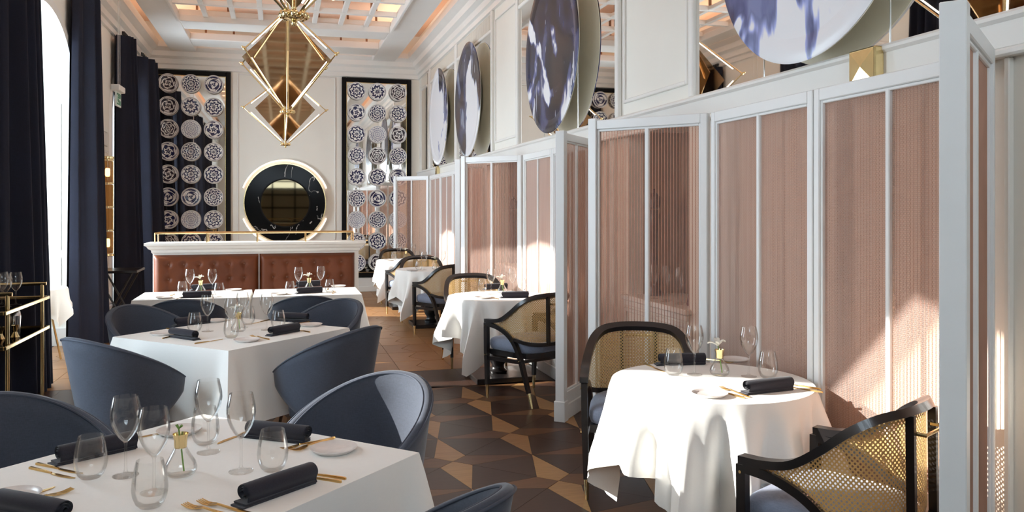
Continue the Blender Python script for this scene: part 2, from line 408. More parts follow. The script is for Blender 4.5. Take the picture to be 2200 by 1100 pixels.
def bx(name, m, parent, *a, c=0.0, kind=None): return MB().box(*a, c=c).build(name, m, parent, kind=kind)
def tag(o, label, cat, group=None, kind=None):
    o['label'] = label; o['category'] = cat
    if group: o['group'] = group
    elif 'group' in o: del o['group']
    if kind: o['kind'] = kind
    return o
def thing(name, label, cat, loc=(0, 0, 0), rz=0.0, group=None):
    o = bpy.data.objects.new(name, None); COL.objects.link(o); o.location = loc; o.rotation_euler = (0, 0, rz)
    o.empty_display_size = 0.1
    return tag(o, label, cat, group)
def dup(root, loc, rz, label, group=None):
    r = root.copy(); COL.objects.link(r); r.location = loc; r.rotation_euler = (0, 0, rz); r['label'] = label
    if group: r['group'] = group
    for ch in list(root.children):
        c = ch.copy(); COL.objects.link(c); c.parent = r
        for g in list(ch.children):
            d = g.copy(); COL.objects.link(d); d.parent = c
    return r
class Proto:
    """first call places the thing itself, later calls place copies with copies of their parts"""
    def __init__(s, root): s.root = root; s.used = False
    def at(s, loc, rz, label, group=None):
        if not s.used:
            s.used = True; r = s.root; r.location = loc; r.rotation_euler = (0, 0, rz); r['label'] = label
            if group: r['group'] = group
            return r
        return dup(s.root, loc, rz, label, group)
def structure(o): o['kind'] = 'structure'; return o
def catmull(P, n=6):
    P = [Vector(p) for p in P]; Q = [2 * P[0] - P[1]] + P + [2 * P[-1] - P[-2]]; out = []
    for i in range(1, len(Q) - 2):
        for k in range(n):
            t = k / n; a, b, c, d = Q[i - 1], Q[i], Q[i + 1], Q[i + 2]
            out.append(0.5 * (2 * b + (c - a) * t + (2 * a - 5 * b + 4 * c - d) * t * t + (3 * b - 3 * c + d - a) * t ** 3))
    return out + [P[-1]]
def resample(P, n):
    P = [Vector(p) for p in P]; L = [0]
    for a, b in zip(P, P[1:]): L.append(L[-1] + (b - a).length)
    out = []; j = 0
    for i in range(n):
        t = L[-1] * i / (n - 1)
        while j < len(L) - 2 and L[j + 1] < t: j += 1
        u = (t - L[j]) / max(1e-9, L[j + 1] - L[j]); out.append(P[j].lerp(P[j + 1], min(1, u)))
    return out
# ================================================================ THE SETTING
XL, XR, YB, YF, ZC = -2.3, 2.55, 15.55, -1.8, 4.85
# ---- floor: sub-floor slab plus inlaid parquet pieces
floor = structure(bx('floor', 'subfloor', None, XL - 0.7, XR + 0.5, YF - .1, YB + .1, -0.12, -0.0045))
TS, TY, TX0, TY0 = 0.508, 0.515, 1.525, 4.93
def piece(name, m, poly, sub=0.0012):
    if 'honey' in name: sub = 0.0028
    cx = sum(p[0] for p in poly) / len(poly); cy = sum(p[1] for p in poly) / len(poly)
    q = []
    for x, y in poly:
        d = hypot(x - cx, y - cy); f = (d - sub * 1.6) / d; q.append(((x - cx) * f, (y - cy) * f))
    return MB().prism(q, -0.012, 0).build(name, m, floor), (cx, cy)
k = 0.1
kite_v = [(0, 0), (k, TY - k), (0, TY), (-k, TY - k)]
kite_h = [(0, 0), (TS - k, -k), (TS, 0), (TS - k, k)]
base = {}
def lay(key, name, m, poly, x, y, rz=0.0):
    if key not in base:
        base[key] = piece(name, m, poly); o = base[key][0]; first = True
    else:
        o = base[key][0].copy(); COL.objects.link(o); first = False
    cx, cy = base[key][1]
    o.location = (x + cx * cos(rz) - cy * sin(rz), y + cx * sin(rz) + cy * cos(rz), 0.0); o.rotation_euler = (0, 0, rz)
for i in range(-7, 3):
    for j in range(-6, 5):
        x, y = TX0 + TS * i, TY0 + TY * j
        if x < XL - .1: continue
        P = (i + j) % 2 == 0
        if P:
            if j < 4: lay('kv', 'light_kite_tile', 'oak', kite_v, x, y)
            if j > -6: lay('kv', 'light_kite_tile', 'oak', kite_v, x, y, pi)
            if x + TS < XR + .2: lay('kh', 'brown_kite_tile', 'teak', kite_h, x, y)
            lay('kh', 'brown_kite_tile', 'teak', kite_h, x, y, pi)
        if j < 4 and x + TS < XR + .3:      # dark rhombus in the cell to the upper right, in two halves
            if P: p1, p2, q1, q2 = (0, 0), (TS, TY), (TS - k, k), (k, TY - k)
            else: p1, p2, q1, q2 = (TS, 0), (0, TY), (k, k), (TS - k, TY - k)
            lay('da%d' % P, 'dark_rhombus_tile', 'wenge', [p1, q1, q2], x, y)
            lay('db%d' % P, 'dark_rhombus_tile', 'wenge', [p2, q2, q1], x, y)
yb0 = TY0 + TY * 4
for i in range(10):       # dark border boards across the room
    lay('brd', 'border_board', 'wenge', [(0, 0), (.49, 0), (.49, .79), (0, .79)], XL + i * .49, yb0 + 0.002)
y0 = yb0 + 0.795
for i in range(-7, 3):    # honey boards with zigzag ends
    for j in range(15):
        xs, y = 1.1 + .51 * i, y0 + .515 * j
        if xs + .5 < XL: continue
        lay('hl', 'honey_plank', 'farwood', [(0, 0), (.32, 0), (.19, .2575), (.32, .515), (0, .515)], xs, y)
        lay('hr', 'honey_board', 'farwood', [(.19, .2575), (.32, 0), (.51, 0), (.51, .515), (.32, .515)], xs, y)

# ---- left wall: deep piers, flat-topped arches over the windows
def arch_pts(c, n=24): return [(c + WIN_A * cos(pi - pi * t / n), WIN_ZS + WIN_B * sin(pi * t / n)) for t in range(n + 1)]
wl = MB(); XO = -3.0
edges = [YF - .2] + [e for c in WIN_Y for e in (c - WIN_A, c + WIN_A)] + [YB + .1]
for a, b in zip(edges[0::2], edges[1::2]): wl.box(XO, XL, a, b, 0, ZC)
for c in WIN_Y:
    pts = arch_pts(c)
    for (ya, za), (yb_, zb) in zip(pts, pts[1:]):
        wl.add([(XL, ya, za), (XL, yb_, zb), (XL, yb_, ZC), (XL, ya, ZC), (XO, ya, za), (XO, yb_, zb), (XO, yb_, ZC), (XO, ya, ZC)],
               [(0, 1, 2, 3), (4, 7, 6, 5), (0, 4, 5, 1)])
structure(wl.build('wall_left', 'wall'))
# archivolt trims, window frames with panes
for n, c in enumerate(WIN_Y):
    t = MB(); pts = [(c - WIN_A, 0.25)] + arch_pts(c, 28) + [(c + WIN_A, 0.25)]
    loops = []
    for i, (y, z) in enumerate(pts):
        dx, dz = (y - c) / WIN_A, max(0.0, (z - WIN_ZS) / WIN_B); l = hypot(dx, dz) or 1; ny, nz = dx / l, dz / l
        loops.append([(XL + .002, y - .002 * ny, z), (XL + .03, y, z), (XL + .03, y + .10 * ny, z + .10 * nz), (XL + .002, y + .12 * ny, z + .12 * nz)])
    structure(t.loft(loops).build('trim_%d' % (n + 1), 'trim', smooth=35))
    win = structure(MB().box(XO + .01, XO + .07, c - WIN_A, c + WIN_A, 0.0, 0.55).build('window_%d' % (n + 1), 'trim'))
    fr = MB()
    for yy in (c - WIN_A + .03, c + WIN_A - .03): fr.box(XO + .01, XO + .06, yy - .03, yy + .03, .5, 2.9 + (.65 if abs(yy - c) < .5 else 0.0))
    for zz in (.58,): fr.box(XO + .012, XO + .058, c - WIN_A, c + WIN_A, zz - .03, zz + .03)
    fr.build('window_frame', 'trim', win)
    pts = arch_pts(c, 20)
    pn = MB().add([(XO + .03, c - WIN_A, .55)] + [(XO + .03, y, z) for y, z in pts] + [(XO + .03, c + WIN_A, .55)], [tuple(range(len(pts) + 2))])
    pn.build('window_pane', 'pane', win)
    for yy, sgn in ((c + WIN_A, -1), (c - WIN_A, 1)):    # moulded panels on the reveals
        p = MB()
        for z0, z1 in ((0.30, 1.0), (1.08, 2.75)):
            for xa, xb, za, zb in ((XO + .16, XO + .18, z0, z1), (XL - .12, XL - .10, z0, z1), (XO + .18, XL - .12, z0, z0 + .02), (XO + .18, XL - .12, z1 - .02, z1)):
                p.box(xa, xb, yy, yy + sgn * .015, za, zb)
        p.box(XO + .08, XL, yy, yy + sgn * .02, 0, .2)
        p.build('reveal_moulding', 'trim', win)
# ---- pier details on the left wall
def moulding(name, plane, at, u0, u1, z0, z1, w=0.03, d=0.018, m='trim', parent=None):
    """rectangular bead frame on a wall plane; plane 'x' or 'y', at +/- depth direction by sign of d"""
    p = MB()
    for a, b, za, zb in ((u0, u0 + w, z0, z1), (u1 - w, u1, z0, z1), (u0 + w, u1 - w, z0, z0 + w), (u0 + w, u1 - w, z1 - w, z1)):
        if plane == 'x': p.box(at, at + d, a, b, za, zb, c=.006)
        else: p.box(a, b, at, at + d, za, zb, c=.006)
    return structure(p.build(name, m, parent))
nt = len(WIN_Y)
def trim_name():
    global nt; nt += 1; return 'trim_%d' % nt
for c in (2.37, 6.9, 11.43, 15.2):
    w = .9 if c < 15 else .25
    moulding(trim_name(), 'x', XL, c - w, c + w, 1.08, 2.35)
    moulding(trim_name(), 'x', XL, c - w, c + w, .30, .92)
    p = MB().box(XL, XL + .03, c - 1.1, min(c + 1.1, YB), 0, .22, c=.008).box(XL, XL + .035, c - 1.1, min(c + 1.1, YB), .97, 1.02, c=.01)
    structure(p.build(trim_name(), 'trim'))
for c in (6.9, 11.43):
    g = thing('air_vent', 'cream slotted air vent high on the window pier, %s' % ('above the brass wall lamp' if c > 10 else 'at the left edge of the photo'), 'air vent', (XL, c + .35, 2.5))
    bx('vent_frame', 'grille', g, 0, .012, -.5, .5, -.10, .10)
    s = MB()
    for q in range(24): s.box(.010, .022, -.48 + q * .04, -.462 + q * .04, -.085, .085)
    s.build('vent_slats', 'trim', g, kind='stuff')

# ---- back wall, front wall, ceiling, right wall
structure(bx('wall_back', 'wall', None, XO, XR + .6, YB, YB + .12, 0, ZC))
FW = MB(); wx, wa = 0.1, 1.3
FW.box(XO, wx - wa, YF - .12, YF, 0, ZC).box(wx + wa, XR + .6, YF - .12, YF, 0, ZC).box(wx - wa, wx + wa, YF - .12, YF, 0, 2.3)
fp = [(wx + wa * cos(pi - pi * t / 24), 2.6 + .95 * sin(pi * t / 24)) for t in range(25)]
for (xa, za), (xb, zb) in zip(fp, fp[1:]):
    FW.add([(xa, YF, za), (xb, YF, zb), (xb, YF, ZC), (xa, YF, ZC), (xa, YF - .12, za), (xb, YF - .12, zb), (xb, YF - .12, ZC), (xa, YF - .12, ZC)], [(0, 1, 2, 3), (4, 7, 6, 5), (0, 4, 5, 1)])
structure(FW.build('wall_front', 'wall'))
win = structure(MB().box(wx - wa, wx + wa, YF - .09, YF - .04, 2.3, 2.37).build('window_5', 'blacksteel'))
fr = MB()
for xx in (-1.27, -.42, .42, 1.27): fr.box(wx + xx - .03, wx + xx + .03, YF - .09, YF + .02, .5, 2.6 + (.85 if abs(xx) < 1 else 0))
for zz in (.5, 1.05, 1.6, 2.1, 2.62): fr.box(wx - wa, wx + wa, YF - .088, YF + .018, zz - .03, zz + .03)
fr.build('window_frame', 'blacksteel', win)
MB().add([(wx - wa, YF - .065, 2.3)] + [(x, YF - .065, z) for x, z in fp] + [(wx + wa, YF - .065, 2.3)], [tuple(range(27))]).build('window_pane', 'pane', win)
structure(bx('ceiling', 'peach', None, XO, XR + .6, YF - .12, YB + .12, ZC, ZC + .1))

NICHE = [(4.80, 5.76), (8.65, 9.62)]
wr = MB(); y = YF
for a, b in NICHE:
    wr.box(XR, XR + .12, y, a, 0, ZC); wr.box(XR, XR + .12, a, b, 0, .86); wr.box(XR, XR + .12, a, b, 2.14, ZC)
    nl = MB().box(XR + .44, XR + .45, a, b, .9, 2.14).box(XR + .12, XR + .44, a, a + .008, .9, 2.14).box(XR + .12, XR + .44, b - .008, b, .9, 2.14)
    structure(nl.build(trim_name(), 'nichewood'))
    wr.box(XR + .45, XR + .5, a - .05, b + .05, .8, 2.2); wr.box(XR + .12, XR + .45, a - .05, a, .8, 2.2); wr.box(XR + .12, XR + .45, b, b + .05, .8, 2.2)
    wr.box(XR + .12, XR + .45, a, b, 2.14, 2.2); wr.box(XR + .12, XR + .45, a, b, .80, .86)
    y = b
wr.box(XR, XR + .12, y, YB, 0, ZC)
structure(wr.build('wall_right', 'wall'))
for a, b in NICHE:
    structure(MB().box(XR - .05, XR + .44, a - .04, b + .04, .862, .90, c=.008).box(XR - .03, XR - .002, a - .02, b + .02, .82, .862, c=.006).build(trim_name(), 'trim'))
    moulding(trim_name(), 'x', XR, a - .05, b + .05, .18, .80, d=-.018)
structure(MB().box(XR - .03, XR, YF, YB, 0, .16, c=.006).build('baseboard_right', 'trim'))
structure(MB().box(XL + .04, XR - .03, YB - .03, YB, 0, .26, c=.006).box(XL + .04, XR - .03, YB - .05, YB - .03, 0, .10, c=.006).build('baseboard_back', 'trim'))
# ledge under the wall mirrors, cornices
lg = MB().box(XR - .045, XR, YF, YB, 2.13, 2.25, c=.004).box(XR - .06, XR, YF, YB, 2.225, 2.262, c=.012).box(XR - .055, XR, YF, YB, 2.10, 2.13, c=.008)
structure(lg.build(trim_name(), 'trim'))
def cornice(name, plane, at, sgn, a, b):
    prof = [(0, 4.02), (.03, 4.03), (.03, 4.10), (.06, 4.12), (.07, 4.20), (.13, 4.24), (.15, 4.32), (.24, 4.38), (.26, 4.47), (.02, 4.50), (0, 4.50)]
    l = []
    for u in (a, b):
        l.append([(at + sgn * d, u, z) if plane == 'x' else (u, at + sgn * d, z) for d, z in prof])
    structure(MB().loft(l).build(name, 'trim'))
cornice(trim_name(), 'x', XR, -1, YF, YB)
cornice(trim_name(), 'x', XL, 1, YF, YB)
cornice(trim_name(), 'y', YB, -1, XL, XR)
# moulded panels of the back wall, either side of the round mirror
moulding(trim_name(), 'y', YB, -.76, .98, .6, 4.0, w=.025, d=-.015)
# pilaster panels of the right wall
for a, b in ((4.74, 5.88), (8.76, 9.82)):
    moulding(trim_name(), 'x', XR, a + .05, b - .05, 2.36, 3.9, w=.03, d=-.018)
for a, b in ((4.68, 4.74), (5.88, 5.94), (8.68, 8.74), (9.82, 9.88), (11.96, 12.09), (14.2, 14.3)):
    structure(MB().box(XR - .04, XR, a, b, 2.262, 4.02, c=.008).build(trim_name(), 'trim'))
# raised cream strips standing in for slits of light beyond the near screen
st = MB()
for yy in (1.85, 2.02, 2.19, 2.36, 2.50): st.box(XR - .025, XR, yy - .012, yy + .012, .16, 2.10, c=.004)
structure(st.build(trim_name(), 'wall'))

# ---- suspended white ceiling frame with lattice, brown hanger rods above
fr = thing('ceiling_lattice', 'white suspended ceiling frame with criss-cross slats under the peach ceiling', 'ceiling frame', (0.1, 7, 4.3))
def rel(o_loc, *b): return (b[0] - o_loc[0], b[1] - o_loc[0], b[2] - o_loc[1], b[3] - o_loc[1], b[4] - o_loc[2], b[5] - o_loc[2])
FL = (0.1, 7, 4.3)
for b in ((-1.85, -1.42, YF + .1, 15.25, 4.30, 4.42), (1.62, 2.05, YF + .1, 15.25, 4.30, 4.42), (-1.42, 1.62, 14.15, 14.75, 4.30, 4.42), (-1.42, 1.62, 12.55, 13.35, 4.30, 4.42),
          (-1.42, 1.62, YF + .1, -1.0, 4.30, 4.42)):
    bx('beam', 'lattice', fr, *rel(FL, *b), c=.01)
for b in ((-1.44, -1.40, -1, 12.6, 4.24, 4.34), (1.60, 1.64, -1, 12.6, 4.24, 4.34), (-1.40, 1.60, 12.52, 12.58, 4.24, 4.34)):
    bx('edge_board', 'lattice', fr, *rel(FL, *b), c=.006)
for q in range(7): bx('slat', 'lattice', fr, *rel(FL, -1.42 + .38 * (q + 1) - .035, -1.42 + .38 * (q + 1) + .035, -1, 12.55, 4.31, 4.36), c=.004)
for q in range(17): bx('slat', 'lattice', fr, *rel(FL, -1.40, 1.60, 11.75 - q * .78 - .035, 11.75 - q * .78 + .035, 4.30, 4.37), c=.004)
for q in range(7):
    for yy in (14.45, 12.95, 11.75, 10.2, 8.6, 7.0, 5.4, 3.8, 2.2):
        if yy > 12: loc = (-1.2 + q * .44, yy)
        else: loc = (-1.42 + .38 * (q + 1), yy - .02)
        bx('hanger_rod', 'rod', fr, *rel(FL, loc[0] - .016, loc[0] + .016, loc[1] - .016, loc[1] + .016, 4.36, 4.85))
for q, (px_, py_) in enumerate(((-.95, 11.15), (.68, 11.3))):
    s = thing('spotlight', ['small brown spotlight between the ceiling slats, left of the chandeliers', 'small brown spotlight between the ceiling slats, right of the chandeliers'][q], 'spotlight', (px_, py_, 4.38))
    MB().lathe([(.03, 0), (.034, .004), (.034, .09), (.02, .10), (.012, .11), (.012, .47)], 14).build('spot_body', 'rod', s, smooth=35)
    MB().lathe([(.024, -.002), (.024, .003)], 14).build('spot_lens', 'bulb', s)

# ---- framed mirrors on the right wall, above the ledge
MIR = [(2.10, 4.68, 'large wall mirror behind the nearest painted plate', (2.96, 3.92)), (5.94, 8.68, 'large wall mirror behind the second painted plate from the front', (6.83, 7.79)),
       (9.88, 11.96, 'wall mirror behind the third painted plate', ()), (12.09, 14.2, 'wall mirror behind the farthest painted plate', ()), (14.6, 15.2, 'narrow wall mirror in the far corner', ())]
for a, b, lab, seams in MIR:
    t = thing('wall_mirror', lab + ', resting on the white ledge', 'mirror', (XR, (a + b) / 2, 2.262)); c = (a + b) / 2
    cuts = [a] + list(seams) + [b]
    for u, v in zip(cuts, cuts[1:]): bx('mirror_pane', 'mirror', t, -.012, -.002, u - c + .002, v - c - .002, .004, 1.5)
    for s_ in seams: bx('seam_strip', 'steel', t, -.015, -.002, s_ - c - .003, s_ - c + .003, .004, 1.5)
    bx('mirror_head', 'trim', t, -.03, 0, a - c, b - c, 1.5, 1.54, c=.006); bx('mirror_sill', 'trim', t, -.02, 0, a - c, b - c, -.0, .004)
    g = MB().box(-.012, -.002, a - c, b - c, 1.54, 1.74); g.build('vent_grille', 'grille', t)
    q = MB(); n = int((b - a) / .035)
    for i in range(n): q.box(-.018, -.011, a - c + .01 + i * .035, a - c + .022 + i * .035, 1.55, 1.73)
    q.build('grille_bars', 'wall', t, kind='stuff')
# ================================================================ FIXTURES
# ---- folding screens of white frames and pink copper gauze
def screen_panel(root, p0, p1, post0=None, post1=None, h=2.11, org=(0, 0)):
    """one leaf from p0 to p1 (world plan); frame = part, mullion / gauze / wires / plinth = sub-parts"""
    p0 = Vector((p0[0] - org[0], p0[1] - org[1], 0)); p1 = Vector((p1[0] - org[0], p1[1] - org[1], 0))
    d = p1 - p0; L = d.length; a = atan2(d.y, d.x); X = Matrix.Translation(p0) @ Matrix.Rotation(a, 4, 'Z')
    e = .004; st = .045; th = .024
    f = MB()
    w0 = post0 or st; w1 = post1 or st
    f.box(e, w0, -th, th, 0, h, c=.004).box(L - w1, L - e, -th, th, 0, h, c=.004)
    f.box(w0, L - w1, -th, th, h - .058, h, c=.004).box(w0, L - w1, -th, th, .10, .205, c=.004)
    b = .014
    for u0, u1, z0, z1 in ((w0, w0 + b, .205, h - .058), (L - w1 - b, L - w1, .205, h - .058), (w0 + b, L - w1 - b, .205, .205 + b), (w0 + b, L - w1 - b, h - .058 - b, h - .058)):
        f.box(u0, u1, -th * .62, th * .62, z0, z1, c=.003)
    if post0: f.box(-.005, w0, -.034, .034, 0, h + .012, c=.003)
    if post1: f.box(L - w1, L + .005, -.034, .034, 0, h + .012, c=.003)
    fo = f.xf(X).build('screen_frame', 'screenpaint', root)
    c = L / 2
    MB().box(c - .013, c + .013, -.016, .016, .205, h - .058, c=.004).xf(X).build('mullion', 'screenpaint', fo)
    q = MB().box(e, L - e, -.033, .033, 0, .115, c=.006)
    if post0: q.box(-.012, w0 + .004, -.043, .043, 0, .15, c=.004)
    if post1: q.box(L - w1 - .004, L + .012, -.043, .043, 0, .15, c=.004)
    q.xf(X).build('plinth', 'screenpaint', fo)
    for u0, u1 in ((w0, c - .012), (c + .012, L - w1)):
        g = MB().add([(u0, 0, .2), (u1, 0, .2), (u1, 0, h - .055), (u0, 0, h - .055)], [(0, 1, 2, 3)])
        uv = [(v[0], v[2]) for v in g.v]; g.xf(X).build('gauze', 'gauze', fo, uvs=uv)
        w = MB(); n = int((u1 - u0) / .019)
        for i in range(1, n):
            x = u0 + (u1 - u0) * i / n; r = .0021
            w.add([(x - r, -.003, .2), (x + r, -.003, .2), (x, -.0055, .2), (x - r, -.003, h - .055), (x + r, -.003, h - .055), (x, -.0055, h - .055)], [(0, 1, 4, 3), (1, 2, 5, 4), (2, 0, 3, 5)])
        w.xf(X).build('gauze_wires', 'wire', fo, kind='stuff')
XS = 2.42
WHERE = {1: 'nearest bay', 2: 'second bay', 3: 'farthest bay'}
def leaf(p0, p1, lab, **kw):
    org = ((p0[0] + p1[0]) / 2, (p0[1] + p1[1]) / 2)
    r = thing('screen_panel', lab, 'screen', (*org, 0), 0, 'white framed pink gauze screen panels'); screen_panel(r, p0, p1, org=org, **kw)
def folding_screen(post, corner, walls, end, bay, names):
    w = 'in the %s' % WHERE[bay]
    leaf(post, (corner[0] - .02, corner[1] - .02), 'pink gauze screen panel slanting out to a white post, near end %s' % w, post0=.062)
    for (a, b), nm in zip(zip(walls, walls[1:]), names): leaf((XS, a), (XS, b), 'pink gauze screen panel flat along the right wall, %s %s' % (nm, w))
    leaf((XS - .02, walls[-1] + .02), end, 'pink gauze screen panel slanting out from the wall, far end %s' % w, post1=.05)
folding_screen((1.775, 1.83), (2.41, 2.33), (2.345, 3.30, 4.25), (1.90, 4.87), 1, ('nearer one', 'farther one'))
folding_screen((1.955, 5.635), (2.41, 6.17), (6.19, 7.14, 8.07), (1.90, 8.68), 2, ('nearer one', 'farther one'))
folding_screen((1.955, 9.22), (2.41, 9.74), (9.76, 10.72, 11.68, 12.64, 13.58), (1.90, 14.2), 3, ('first one', 'second one', 'third one', 'fourth one'))

# things standing in the wall niches
for n, ((a, b), lab) in enumerate(zip(NICHE, ('tall turned dark wood pepper mill in the niche behind the nearest screen', 'tall turned dark wood pepper mill in the niche behind the second screen'))):
    p = thing('pepper_mill', lab, 'pepper mill', (XR + .15, b - .13, .902), 0, 'giant pepper mills in the wall niches')
    MB().lathe([(.055, 0), (.057, .03), (.045, .05), (.05, .08), (.05, .12), (.034, .2), (.028, .34), (.030, .46), (.042, .54), (.046, .60), (.034, .63), (.034, .645)], 20).build('mill_body', 'pepper', p, smooth=40)
    MB().lathe([(.03, .648), (.044, .66), (.05, .70), (.046, .74), (.028, .765), (.014, .772), (.016, .79), (.008, .80)], 20).build('mill_head', 'pepper', p, smooth=40)
def flute_proto():
    r = thing('champagne_flute', '', 'glass', group='flutes on the niche counter')
    MB().lathe([(.032, 0), (.033, .002), (.01, .006), (.004, .012), (.0035, .09)], 14).build('stem', 'glass', r, smooth=60)
    MB().lathe([(.004, .09), (.016, .11), (.026, .15), (.028, .19), (.023, .245), (.0222, .245), (.027, .19), (.025, .15), (.013, .112), (.003, .096)], 14).build('bowl', 'glass', r, smooth=60)
    return Proto(r)
fl = flute_proto()
for q, (dx, y, w) in enumerate(((.05, 5.42, 'leftmost'), (.10, 5.30, 'second from the left'), (.04, 5.22, 'middle'), (.12, 5.14, 'second from the right'), (.06, 5.05, 'rightmost'))):
    fl.at((XR + dx, y, .902), 0, 'empty champagne flute in the niche behind the nearest screen, %s of five' % w)
c = thing('serving_cloche', 'burgundy cone-shaped cover on the niche counter beside the flutes', 'cover', (XR + .14, 4.93, .902))
MB().lathe([(.075, 0), (.078, .01), (.06, .1), (.035, .18), (.02, .21), (.012, .215)], 20).build('cover', 'burgundy', c, smooth=40)
MB().ball((0, 0, .225), .014).build('knob', 'brass', c, smooth=60)
l = thing('niche_lamp', 'slim brown hanging lamp in the niche behind the nearest screen', 'lamp', (XR + .25, 5.02, 2.138))
MB().tube([(0, 0, 0), (0, 0, -.34)], .007).build('lamp_rod', 'rod', l)
MB().lathe([(.05, -.34), (.06, -.345), (.06, -.37), (.05, -.375)], 18).build('lamp_ring', 'rod', l, smooth=35)
MB().lathe([(.012, -.36), (.013, -.50), (.03, -.52), (.05, -.55), (.045, -.585), (.02, -.6)], 18).build('lamp_body', 'rod', l, smooth=35)

# ---- brass emergency lights on the ledge
for lab, y in (('nearer square polished brass box on the white ledge, under the nearest painted plate', 3.04), ('farther small polished brass box on the white ledge, under the farthest painted plate', 13.3)):
    e = thing('brass_box', lab, 'wall light', (XR - .045, y, 2.17), 0, 'brass boxes on the ledge')
    MB().box(-.05, 0, -.085, .085, -.075, .085, c=.006).build('box_body', 'brass', e)
    MB().add([(-.051, -.078, -.068), (-.051, .078, -.068), (-.051, .078, .078), (-.051, -.078, .078), (-.058, 0, .005)], [(0, 1, 4), (1, 2, 4), (2, 3, 4), (3, 0, 4)]).build('faceted_front', 'brass', e)

# ---- giant painted plates standing on the ledge in front of the mirrors
for q, (y, lab) in enumerate(((3.44, 'giant round ceramic plate with a blue watercolour wash over white, nearest to the camera'),
                              (7.31, 'giant round ceramic plate with dark blue-violet brush strokes and black drips, second from the camera'),
                              (10.87, 'giant round ceramic plate with black, grey and white brush strokes, third from the camera'),
                              (13.02, 'giant round mostly white ceramic plate with dark strokes down one side, farthest from the camera'))):
    R = .775
    t = thing('painted_plate', lab, 'plate', (XR - .10, y, 2.262 + R + .003), 0, 'giant painted plates on the ledge')
    rot = Matrix.Rotation(-pi / 2, 4, 'Y') @ Matrix.Rotation(-pi / 2, 4, 'Z')   # local z -> -x
    prof = [(0, -.042), (.30, -.044), (.46, -.036), (.52, -.016), (.60, .004), (.70, .016), (.765, .02), (R, .016), (.772, .010)]
    o = MB().lathe(prof, 96).build('glazed_face', ART[q], t, smooth=50)
    o.matrix_local = Matrix.Rotation(-pi / 2, 4, 'Y') @ Matrix.Rotation(pi / 2, 4, 'Z')
    o = MB().lathe([(.772, .008), (R - .004, .004), (.70, .000), (.60, -.014), (.50, -.036), (.44, -.056), (.42, -.066), (.40, -.066), (.40, -.056), (0, -.056)], 96).build('underside', 'cream', t, smooth=50)
    o.matrix_local = Matrix.Rotation(-pi / 2, 4, 'Y') @ Matrix.Rotation(pi / 2, 4, 'Z')
    MB().box(.064, .086, -.08, .08, -.06, .06).build('bracket', 'steel', t)
    if q == 1:     # poured glaze drips
        dr = MB()
        for yy, z1, ln in ((.16, .62, .22), (.03, .70, .42), (-.10, .60, .30), (-.02, .64, .60)):
            pts = [(-.018 + .05 * min(1, max(0, (.62 - abs(z1 - ln * s / 6)) / .2)), yy + .012 * sin(s * 2.1 + yy * 30), z1 - ln * s / 6) for s in range(7)]
            dr.tube(pts, [.006, .006, .005, .006, .005, .007, .009], 6)
        dr.build('glaze_drips', 'blacksteel', t)

# ---- back wall: two framed mirrors with rows of plates, round marble mirror
def plate_mirror(x0, x1, lab):
    t = thing('framed_mirror', lab, 'mirror', ((x0 + x1) / 2, YB, .27)); h = (x1 - x0) / 2; H = 3.74; w = .085
    bx('frame_bar', 'blackframe', t, -h, -h + w, -.05, 0, 0, H, c=.006); bx('frame_bar', 'blackframe', t, h - w, h, -.05, 0, 0, H, c=.006)
    bx('frame_bar', 'blackframe', t, -h + w, h - w, -.05, 0, 0, w, c=.006); bx('frame_bar', 'blackframe', t, -h + w, h - w, -.05, 0, H - w, H, c=.006)
    bx('mirror_pane', 'mirror', t, -h + w, h - w, -.02, -.005, w, H - w)
    b = MB(); e = .012
    for u0, u1, z0, z1 in ((-h + w, -h + w + e, w, H - w), (h - w - e, h - w, w, H - w), (-h + w + e, h - w - e, w, w + e), (-h + w + e, h - w - e, H - w - e, H - w)): b.box(u0, u1, -.03, -.02, z0, z1)
    b.build('mirror_bead', 'brass', t)
plate_mirror(-2.20, -.87, 'tall black-framed mirror on the back wall, left of the round mirror')
plate_mirror(1.09, 2.39, 'tall black-framed mirror on the back wall, right of the round mirror')
def wall_plate():
    r = thing('wall_plate', '', 'plate')
    a = MB().lathe([(0, .006), (.09, .006), (.12, .012), (.165, .024), (.172, .024), (.175, .021), (.17, .015), (.12, .002), (.08, -.004), (0, -.004)], 40)
    a.build('plate_face', DELFT[0], r, smooth=50)
    MB().lathe([(.10, -.006), (.10, -.02), (.012, -.02), (.012, -.05)], 14).build('hanger', 'steel', r, smooth=40)
    return r
proto = wall_plate(); faces = [proto.children[0].data if proto.children[0].name.startswith('plate_face') else proto.children[1].data]
for m_ in DELFT[1:]:
    d = faces[0].copy(); d.materials.clear(); d.materials.append(m_); faces.append(d)
ORD = ['top', 'second', 'third', 'fourth', 'fifth', 'sixth', 'seventh', 'eighth', 'ninth']
pick_l = [[5, 1, 7], [5, 4, 0], [3, 6, 2], [2, 1, 8], [5, 8, 0], [7, 7, 1], [2, 6, 8], [3, 0, 4], [1, 2, 0]]
pick_r = [[0, 4, 3], [2, 1, 8], [0, 6, 5], [8, 3, 1], [4, 0, 7], [1, 7, 0], [6, 1, 6], [8, 0, 1], [1, 5, 8]]
first = True; rotx = Matrix.Rotation(pi / 2, 4, 'X')
